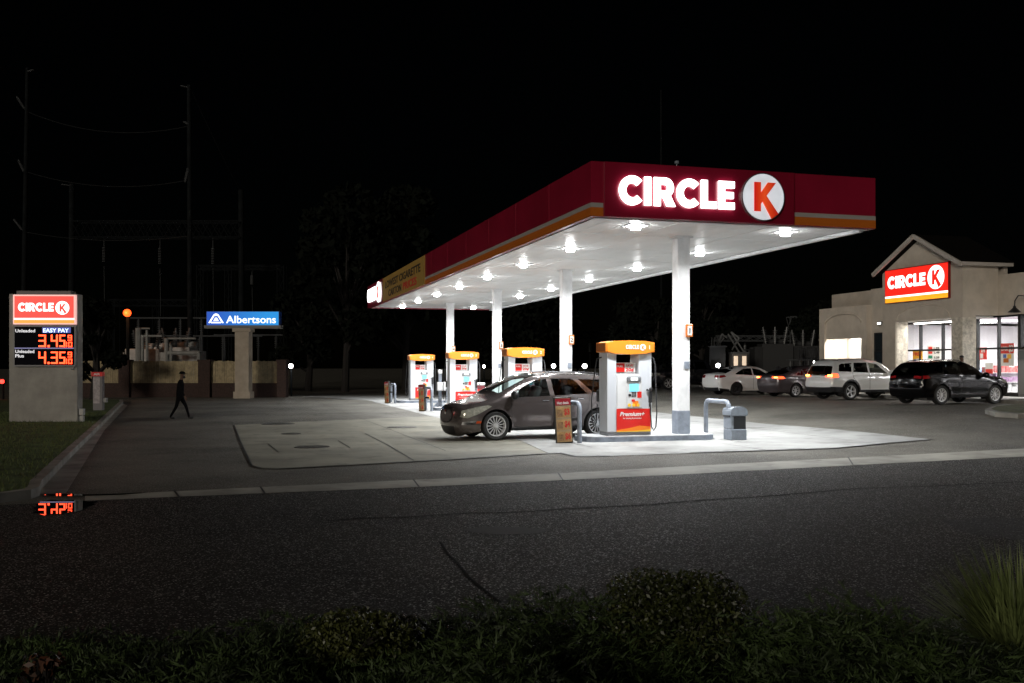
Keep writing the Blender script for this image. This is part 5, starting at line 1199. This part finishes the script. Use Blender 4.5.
wires('slanting wire from the slim pole top to the right thick pole', ((190, 87), (240, 190), .2, 74, 86)); wires('wire leaving the tallest pole to the left', ((24, 100), (-60, -40), .5, 80, 60)); wires('lower wire leaving the tallest pole to the left', ((24, 165), (-80, 60), .5, 80, 60))
def lattice(name, label, x0, x1, z0, z1, Y, n, posts=(), D=1.2, mat=galv, hang=()):
    a = W(x0, HOR, Y).x; b_ = W(x1, HOR, Y).x; zt = EYE-(z0-HOR)/F*Y; zl = EYE-(z1-HOR)/F*Y
    t_ = thing(name, label, 'steel gantry', ((a+b_)/2, Y, 0)); h_ = (b_-a)/2
    bm = bmesh.new()
    for y in (-D/2, D/2):
        add_tube(bm, [(-h_, y, zt), (h_, y, zt)], .06, 5); add_tube(bm, [(-h_, y, zl), (h_, y, zl)], .06, 5)
        for k in range(n):
            xa, xb = -h_+2*h_*k/n, -h_+2*h_*(k+1)/n
            add_tube(bm, [(xa, y, zl), (xb, y, zt)], .035, 4); add_tube(bm, [(xa, y, zt), (xb, y, zl)], .035, 4)
    obj('beam', bm, mat, t_)
    for xx in posts:
        x = W(xx, HOR, Y).x-(a+b_)/2; bm = bmesh.new()
        for y in (-D/2, D/2): add_tube(bm, [(x-.3, y, 0), (x-.3, y, zt)], .05, 5); add_tube(bm, [(x+.3, y, 0), (x+.3, y, zt)], .05, 5)
        nn = int(zt/1.2)
        for k in range(nn): add_tube(bm, [(x-.3, -D/2, zt*k/nn), (x+.3, -D/2, zt*(k+1)/nn)], .03, 4); add_tube(bm, [(x+.3, -D/2, zt*k/nn), (x-.3, -D/2, zt*(k+1)/nn)], .03, 4)
        obj('post', bm, mat, t_)
    for (xx, ln) in hang:
        x = W(xx, HOR, Y).x-(a+b_)/2; bm = bmesh.new(); add_tube(bm, [(x, 0, zl), (x, 0, zl-ln*.35)], .03, 5)
        for k in range(10): add_cyl(bm, (x, 0, zl-ln*(.35+.055*k)), .15, .05, 8)
        add_tube(bm, [(x, 0, zl-ln), (x+.05, 0, zl-ln*2.6)], .02, 5); obj('insulator', bm, porcelain, t_)
    return t_
lattice('steel_gantry', 'long lattice beam high between the two thick poles', 74, 240, 222, 238, 86, 18, (), hang=((104, 2.4), (160, 2.6), (213, 2.6)))
lattice('steel_gantry', 'low lattice rack behind the blue grocery sign', 200, 282, 266, 270, 90, 9, (202, 230, 282), hang=((252, 1.5),))
lattice('steel_gantry', 'low lattice beam left of the slim pole', 112, 198, 300, 306, 92, 10, (114, 158, 196))
lattice('steel_gantry', 'dim lattice beam between the second and third canopy columns', 500, 672, 332, 338, 100, 16, (505, 575, 640), hang=((590, 1.6), (610, 1.6), (550, 1.6)))
lattice('steel_gantry', 'dim lattice frame behind the white sedan', 715, 830, 336, 341, 98, 12, (716, 775, 828), mat=porcelain, hang=((745, 1.2), (790, 1.2), (808, 1.2)))
lattice('steel_gantry', 'taller dim lattice mast left of the store', 788, 802, 317, 336, 96, 3, (795,), mat=porcelain)
tr_m = M('pale transformer paint', (.36, .36, .35), .6, var=.25, scale=3); tr_d = M('grey transformer steel', (.06, .06, .062), .6); tr_k = M('dark transformer steel', (.025, .026, .028), .7)  # plinths and shed roofs take the plain middle grey
def transformer(label, xp, yb, Y, sc_, m1=tr_m):
    c = W(xp, yb, Y); t_ = thing('transformer', label, 'transformer', (c.x, Y, max(0, H(c.x, Y))), 0, 'transformers in the electric yard'); s = sc_
    obj('tank', box((0, 0, 1.5*s), (2.0*s, 1.5*s, 2.2*s), .05), m1, t_)
    for sd in (1, -1):
        bm = bmesh.new()
        for k in range(7): add_box(bm, (sd*1.27*s+sd*.12*s*(k-3)*.6, -.1*s, 1.5*s), (.05*s, 1.5*s, 1.8*s))
        add_box(bm, (sd*1.27*s, -.1*s, 2.3*s), (.6*s, .2*s, .1*s)); obj('radiator', bm, m1, t_)
    for k in (-.6, 0, .6):
        bm = bmesh.new(); add_tube(bm, [(k*s, 0, 2.6*s), (k*s*1.3, 0, 3.7*s)], .06*s, 8)
        for j in range(7): add_cyl(bm, (k*s*(1+.27*j/7), 0, (2.75+.12*j)*s), .16*s, .04*s, 10)
        obj('bushing', bm, porcelain, t_)
    obj('conservator', cyl((.2*s, .7*s, 2.75*s), .20*s, 1.5*s, 16, 'x'), m1, t_)
    obj('plinth', box((0, 0, .2*s), (2.8*s, 2.2*s, .4*s)), tr_d, t_)
transformer('pale transformer behind the fence below the orange lamp', 147, 396, 72, 1.25); transformer('pale transformer behind the fence beside the slim pole', 176, 396, 73, 1.3)
transformer('grey transformer in the yard behind the white sedan', 775, 392, 84, 1.3, tr_k); transformer('grey transformer beyond the mauve sedan roof', 803, 392, 86, 1.25, tr_k)
def bus(label, x0, x1, yt, Y, posts, m__=porcelain):
    a, b_ = W(x0, yt, Y), W(x1, yt, Y); t_ = thing('bus_support', label, 'bus support', ((a.x+b_.x)/2, Y, 0), 0, 'bus supports of the electric yard'); h_ = (b_.x-a.x)/2
    obj('bus_bar', tube([(-h_, 0, a.z), (h_, 0, a.z)], .07, 6), m__, t_)
    for k in range(posts):
        x = -h_+2*h_*(k+.5)/posts; bm = bmesh.new(); add_tube(bm, [(x, 0, 0), (x, 0, a.z-1.1)], .09, 6)
        for j in range(6): add_cyl(bm, (x, 0, a.z-1.0+.15*j), .15, .05, 8)
        add_tube(bm, [(x, 0, a.z-1.1), (x, 0, a.z)], .05, 6); obj('post', bm, m__, t_)
bus('pale bus rail above the two transformers', 137, 262, 336, 78, 5); bus('upper bus rail right of the orange lamp', 128, 212, 318, 80, 4); bus('bus rail behind the grocery sign pillar', 214, 285, 335, 82, 4)
bus('bus rail over the yard behind the white sedan', 742, 784, 350, 86, 3); bus('upper bus rail left of the store wing', 780, 832, 348, 88, 4); bus('low bus rail behind the mauve sedan', 786, 822, 360, 80, 4)
def pipe_frame(label, Y, bars_):
    c = W(bars_[0][0], HOR, Y); t_ = thing('pipe_frame', label, 'steel frame', (c.x, Y, 0), 0, 'pale frames behind the fence'); pm_ = M('pale frame paint', (.22, .22, .21), .6, var=.2, scale=3)
    for (xa, ya, xb, yb, r_) in bars_:
        a = W(xa, ya, Y)-Vector((c.x, Y, 0)); b_ = W(xb, yb, Y)-Vector((c.x, Y, 0))
        if ya != yb: b_.z = min(b_.z, 1.6); 
        obj('post' if ya != yb else 'rail', tube([a, b_], r_, 8), pm_, t_)
pipe_frame('pale upright pipes and rails behind the left fence panel', 70, [(138.5, 328, 138.5, 372, .22), (142.5, 335, 142.5, 372, .12), (147, 330, 147, 372, .10), (136, 336, 162, 336, .08), (138, 328.5, 150, 328.5, .06)])
pipe_frame('pale upright pipes behind the fence beside the pole foot', 70.5, [(166.5, 338, 166.5, 372, .16), (171, 345, 171, 372, .10), (164, 338.5, 196, 338.5, .07), (165, 353, 200, 353, .14), (199, 353, 199, 372, .14)])
# A-frame braces and yard buildings
bm = bmesh.new()
for (a, b_) in [((715, 352), (722, 334)), ((722, 334), (727, 338)), ((713, 352), (724, 338)), ((739, 352), (728, 334)), ((744, 352), (731, 332)), ((731, 332), (739, 338)), ((739, 338), (732, 350))]:
    add_tube(bm, [W(*a, 82), W(*b_, 82)], .07, 5)
tag(obj('switch_frame', bm, M('pale steel frame', (.16, .165, .17), .6)), 'pale angled steel switch frame over the floodlit shed', 'steel frame')
for (xp, w_, label, c0) in [(717.5, 16, 'dark shed with a floodlight behind the white sedan', (.03, .03, .03)), (740, 15, 'small shed with two pale lit doors in the yard', (.10, .09, .08))]:
    Y = 79; t_ = thing('yard_shed', label, 'shed', (W(xp, 0, Y).x, Y, H(W(xp, 0, Y).x, Y)), 0); k = Y/F; hh = 3.0 if xp < 730 else 2.5
    obj('wall', box((0, 1, hh/2), (w_*k, 2, hh)), M('shed wall %d' % w_, c0, .8), t_); obj('roof', box((0, 1, hh+.06), (w_*k+.2, 2.2, .12)), tr_d, t_)
    if xp > 730:
        for s in (-1, 1):
            obj('lit_door', box((s*4.2*k, -.01, 1.35), (4.0*k, .03, 1.9)), E('lit cream door', (1, .78, .58), .55), t_)
glow = E('floodlight lens', (1, .97, .92), 30.0)
def flood(label, xp, yp, Y, r, m__=glow, power=0, col=(1, 1, 1), name='floodlight', cat='floodlight', rd_=.06, hs=1.0):
    c = W(xp, yp, Y); g_ = max(0, H(c.x, Y)); t_ = thing(name, label, cat, (c.x, Y, g_))
    obj('post', tube([(0, .1, 0), (0, .1, c.z-g_)], rd_, 8), pole_m, t_); obj('housing', box((0, .08, c.z-g_), (r*2.4*hs, .2, r*2.2*hs), .03), pump_dark, t_)
    bm = bmesh.new(); bmesh.ops.create_uvsphere(bm, u_segments=16, v_segments=10, radius=r, matrix=Matrix.Translation((0, -.06, c.z-g_))); obj('lens', bm, m__, t_, True)
    if power:
        ld = bpy.data.lights.new('lamp', 'POINT'); ld.energy = power; ld.color = col; ld.shadow_soft_size = r
        lo = bpy.data.objects.new('lamp', ld); C.objects.link(lo); lo.parent = t_; lo.location = (0, -.7, c.z-g_)
flood('white floodlight left of the second canopy column', 553.5, 366, 78, .16, power=30); flood('white floodlight right of the second canopy column', 584.5, 366, 78, .18, power=30); flood('white floodlight on the dark shed', 718, 365.5, 78, .17, power=45)
flood('small white light between the third pump and column', 484, 366.5, 80, .11); flood('small white light on a post at the right end of the fence', 291, 366, 66, .14, power=30); flood('tiny white light at the fence below the orange lamp', 119.5, 361, 67, .06); flood('tiny white lamp beyond the white suv roof', 814, 362.5, 70, .10)
flood('faint white point high beyond the yard', 790, 345, 92, .09)
flood('orange sodium lamp flaring on a post beyond the fence', 127.5, 313, 71, .27, E('sodium lamp glow', (1, .07, .01), 4.2), 70, (1, .35, .1), 'sodium_lamp', 'street lamp', .14, .5)
flood('dull red lamp far back left of the canopy', 347, 371, 82, .10, E('red lamp glow', (1, .06, .03), 4.0), 0, name='red_lamp', cat='red lamp'); flood('red lamp glowing beside the price pylon at the left edge', 2.5, 381.5, 60, .13, E('red lamp bright', (1, .03, .02), 6.0), 8, (1, .05, .02), 'red_lamp', 'red lamp')
a = W(661, 165, 95); pole('thin mast showing above the canopy roof', 661.5, 392, 661, 90, 95, .12, .07)

# ------------------------------------------------------------------ trees, shrubs and verges
def leaf_cloud(blobs, n, size, r_):
    """small leaf quads spread through lumpy volumes"""
    vs, fs = [], []
    w_ = np.array([b_[3]*b_[4]*b_[5] for b_ in blobs])**.67; w_ /= w_.sum()
    which = r_.choice(len(blobs), n, p=w_)
    for k in which:
        x, y, z, a, b_, c = blobs[k]; d = r_.normal(size=3); d /= np.linalg.norm(d); rad = r_.uniform(.45, 1.08)**.6
        p_ = np.array([x+d[0]*a*rad, y+d[1]*b_*rad, z+d[2]*c*rad]); s = size*r_.uniform(.6, 1.4)
        t_ = r_.normal(size=3); t_ /= np.linalg.norm(t_); q_ = np.cross(t_, d+r_.normal(size=3)*.6); q_ /= np.linalg.norm(q_)+1e-6
        i0 = len(vs); vs += [p_-t_*s, p_+q_*s*.5, p_+t_*s, p_-q_*s*.5]; fs.append((i0, i0+1, i0+2, i0+3))
    return vs, fs
leaf_dark = M('darkened tree leaves', (.008, .010, .0075), .95, spec=.05, col2=(.004, .005, .0035), scale=.35); bark = M('bark', (.011, .009, .008), .9, var=.4, scale=6)  # near-black leaf colour stands in for trees the light does not reach
def tree(label, xp, Y, hgt, rad, seed, n=3500):
    r_ = np.random.RandomState(seed); x = W(xp, 0, Y).x
    t_ = thing('tree', label, 'tree', (x, Y, H(x, Y)), 0, 'dark trees behind the lot')
    bm = bmesh.new(); add_tube(bm, [(0, 0, -.2), (.15, 0, hgt*.25), (.1, .1, hgt*.5), (.3, .1, hgt*.8)], [.32, .25, .17, .05], 8)
    blobs = []
    for k in range(13):
        a = r_.uniform(0, 6.28); zz = r_.uniform(.28, .95); rr = rad*(1.05-abs(zz-.55)*1.1)*r_.uniform(.35, .9); e = (math.cos(a)*rr, math.sin(a)*rr, hgt*zz)
        add_tube(bm, [(.1, 0, hgt*zz*.55), (e[0]*.5, e[1]*.5, hgt*zz*.8), e], [.12, .07, .02], 5); s = rad*r_.uniform(.28, .45); blobs.append((*e, s, s, s*r_.uniform(.6, .95)))
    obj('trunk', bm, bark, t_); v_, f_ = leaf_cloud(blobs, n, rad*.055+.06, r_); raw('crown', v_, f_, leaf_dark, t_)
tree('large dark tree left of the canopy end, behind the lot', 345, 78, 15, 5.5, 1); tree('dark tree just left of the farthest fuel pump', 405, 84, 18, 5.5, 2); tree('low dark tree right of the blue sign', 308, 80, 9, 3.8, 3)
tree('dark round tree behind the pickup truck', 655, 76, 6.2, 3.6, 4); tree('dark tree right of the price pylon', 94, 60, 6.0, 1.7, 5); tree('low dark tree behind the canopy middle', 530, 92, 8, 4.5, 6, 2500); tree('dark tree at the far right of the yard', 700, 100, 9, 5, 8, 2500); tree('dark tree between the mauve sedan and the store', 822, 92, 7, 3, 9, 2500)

def hgt_bed(x): return float(np.interp(x, [-3.6, -2.4, -1.7, -.6, -.1, .6, 1.6, 3.4], [.12, .27, .40, .47, .52, .53, .53, .50]))
soil = M('bed soil', (.02, .016, .012), .95, var=.4, scale=8, bump=1)
drape('planting_bed', [(-60, 1.0), (60, 1.0), (60, 7.4), (8, 7.4), (4.5, 7.3), (2, 7.0), (-1, 6.8), (-3, 6.7), (-60, 6.7)], soil, .02, 1.5)
def sprays(name, pts, mat, leaves, ln, lw, r_):
    vs, fs = [], []
    for (x, y, z, L_, az, el) in pts:
        d = np.array([math.cos(az)*math.cos(el), math.sin(az)*math.cos(el), math.sin(el)]); sd = np.array([-math.sin(az), math.cos(az), 0.]); up = np.cross(d, sd)
        for k in range(leaves):
            t_ = (k+.3)/leaves; c = np.array([x, y, z])+d*L_*t_+np.array([0, 0, -.35*L_*t_*t_]); a = r_.uniform(0, 6.28); o_ = sd*math.cos(a)+up*math.sin(a)
            tip = c+(d*.75+o_*.65)*ln*(1.15-.5*t_)*r_.uniform(.7, 1.3); w_ = np.cross(d, o_)*lw
            i0 = len(vs); vs += [c-w_, c+w_, tip]; fs.append((i0, i0+1, i0+2))
    return raw(name, vs, fs, mat)
jun = M('juniper green', (.050, .086, .019), .7, col2=(.010, .018, .006), scale=2.2)
pts = []
for k in range(11000):
    y = npr.uniform(3.6, 6.9); x = npr.uniform(-.56*y-.3, .56*y+.3); h_ = hgt_bed(x*6.5/y)*(1.0 if y < 6.3 else .75)
    h_ *= .75+.35*math.sin(x*2.3+y*1.1)*math.sin(x*.9-y*1.7)+.1*npr.normal()
    z = h_*npr.uniform(.35, 1.0); pts.append((x, y, max(.02, z-.08), npr.uniform(.18, .40), npr.uniform(0, 6.28), npr.uniform(.05, .75)))
tag(sprays('juniper_ground_cover', pts, jun, 17, .058, .0065, npr), kind='stuff')
def shrub(label, xp, yp, Y, a, c, mat, n, size, seed):
    r_ = np.random.RandomState(seed); q_ = W(xp, yp, Y); t_ = thing('shrub', label, 'shrub', (q_.x, Y, .02), 0); top = q_.z
    blobs = []; bm = bmesh.new()
    for k in range(9):
        an = r_.uniform(0, 6.28); rr = a*r_.uniform(.1, .62); e = (math.cos(an)*rr, math.sin(an)*rr*.8, top-c*r_.uniform(.45, .8)*(1+.5*rr/a)); s = a*r_.uniform(.3, .48); blobs.append((*e, s, s, min(s*.8, c*.55)))
        for j in range(4): add_tube(bm, [(e[0]*.2, e[1]*.2, 0), (e[0]*.7, e[1]*.7, e[2]*.6), (e[0]+r_.normal()*s*.4, e[1]+r_.normal()*s*.4, e[2]+s*.3)], .006, 4)
    obj('stems', bm, bark, t_); v_, f_ = leaf_cloud(blobs, n, size, r_); raw('leaves', v_, f_, mat, t_)
shrub('rounded green bush standing above the ground cover, right of centre', 675, 577, 6.3, .74, .30, M('bush leaves', (.055, .066, .015), .5, col2=(.014, .02, .006), scale=5), 10000, .015, 21)
shrub('low pale green bush in the ground cover, left of centre', 345, 611, 6.2, .52, .24, M('pale bush leaves', (.085, .095, .026), .45, col2=(.03, .04, .012), scale=6), 7000, .014, 22)
shrub('sparse reddish plant in the bottom left corner', 48, 640, 5.4, .16, .22, M('reddish leaves', (.10, .030, .012), .6, col2=(.03, .02, .01), scale=9), 130, .026, 23)
q_ = W(1003, 612, 6.0); t_ = thing('spiky_plant', 'clump of long stiff pointed leaves at the right edge', 'plant', (q_.x+.10, 6.0, .05))
bm = bmesh.new(); r_ = np.random.RandomState(5)
for k in range(1300):
    az = r_.uniform(0, 6.28); el = math.acos(r_.uniform(0, 1)**.75*.98); el = math.pi/2-el*1.0; ln = r_.uniform(.52, .84); d = Vector((math.cos(az)*math.cos(el), math.sin(az)*math.cos(el), math.sin(el))); s = d.cross(Vector((0, 0, 1))).normalized()*.007
    b0 = Vector((r_.normal()*.05, r_.normal()*.05, .12)); pv = None
    for j in range(5):
        f = j/4; c = b0+d*ln*f+Vector((0, 0, -.14*ln*f*f*math.cos(el))); w_ = s*(1-f)**.6*(.6+.8*min(1, f*3)) if f < 1 else s*.04
        nv = (bm.verts.new(c-w_), bm.verts.new(c+w_))
        if pv: bm.faces.new((pv[0], pv[1], nv[1], nv[0]))
        pv = nv
obj('blades', bm, M('stiff leaf green', (.20, .25, .085), .5, col2=(.08, .11, .035), scale=7), t_); obj('crown_base', cyl((0, 0, .07), .10, .16, 10, r2=.05), bark, t_)
# grass blades of the verge, nearest part
def blades(name, cond, n, h0, h1, mat, area, zoff):
    vs, fs = [], []
    while len(fs) < n:
        x, y = npr.uniform(area[0], area[1]), npr.uniform(area[2], area[3])
        if not cond(x, y): continue
        a = npr.uniform(0, 6.28); h_ = npr.uniform(h0, h1); w_ = .011; lx, ly = npr.normal()*h_*.45, npr.normal()*h_*.45; z = H(x, y)+zoff; i0 = len(vs)
        vs += [(x-math.cos(a)*w_, y-math.sin(a)*w_, z), (x+math.cos(a)*w_, y+math.sin(a)*w_, z), (x+lx, y+ly, z+h_)]; fs.append((i0, i0+1, i0+2))
    tag(raw(name, vs, fs, mat), kind='stuff')
gi = np.array(inner)
def ok(x, y):
    if not inpoly(np.array([[x, y]]), verge)[0]: return False
    return y < 40
blades('verge_grass', ok, 26000, .03, .10, M('grass blades', (.10, .13, .03), .7, col2=(.05, .065, .018), scale=1.2), (-22, -7, 13, 40), .12)

# ------------------------------------------------------------------ air, light and camera
wd_ = bpy.data.worlds.new('World'); sc.world = wd_; wd_.use_nodes = True; nt = wd_.node_tree
sky = nt.nodes.new('ShaderNodeTexSky'); sky.sky_type = 'NISHITA'; sky.sun_disc = False
SUN_EL, SUN_AZ = R(11), R(205)       # weak light from behind the camera, over its left shoulder
sky.sun_elevation = SUN_EL; sky.sun_rotation = SUN_AZ
bg = nt.nodes['Background']; bg.inputs['Strength'].default_value = .00010; nt.links.new(sky.outputs['Color'], bg.inputs['Color'])
sl_ = bpy.data.lights.new('sun', 'SUN'); sl_.energy = .90; sl_.angle = R(12); sl_.color = (1, .90, .76)
so = bpy.data.objects.new('sun', sl_); C.objects.link(so)
dv = Vector((math.sin(SUN_AZ)*math.cos(SUN_EL), math.cos(SUN_AZ)*math.cos(SUN_EL), math.sin(SUN_EL)))
so.rotation_euler = dv.to_track_quat('Z', 'Y').to_euler(); so.location = (0, -10, 30)
cd = bpy.data.cameras.new('camera'); cd.sensor_width = 36; cd.lens = F*36/1024; cd.shift_y = (HOR-341.5)/1024; cd.clip_end = 3000; cd.clip_start = .05
co = bpy.data.objects.new('camera', cd); C.objects.link(co); co.location = (0, 0, EYE); co.rotation_euler = (R(90), 0, 0); sc.camera = co
vs_ = sc.view_settings; sc.display_settings.display_device = 'sRGB'; vs_.view_transform = 'Standard'; vs_.look = 'None'; vs_.exposure = 0; vs_.gamma = 1; vs_.use_curve_mapping = False
sc.render.engine = 'CYCLES'; cy = sc.cycles; cy.use_denoising = True
try: cy.denoiser = 'OPENIMAGEDENOISE'; cy.denoising_input_passes = 'RGB_ALBEDO_NORMAL'
except Exception: pass
cy.max_bounces = 6; cy.diffuse_bounces = 3; cy.glossy_bounces = 3; cy.transparent_max_bounces = 10; cy.sample_clamp_indirect = 4; cy.caustics_reflective = False; cy.caustics_refractive = False
try: cy.use_light_tree = True
except Exception: pass
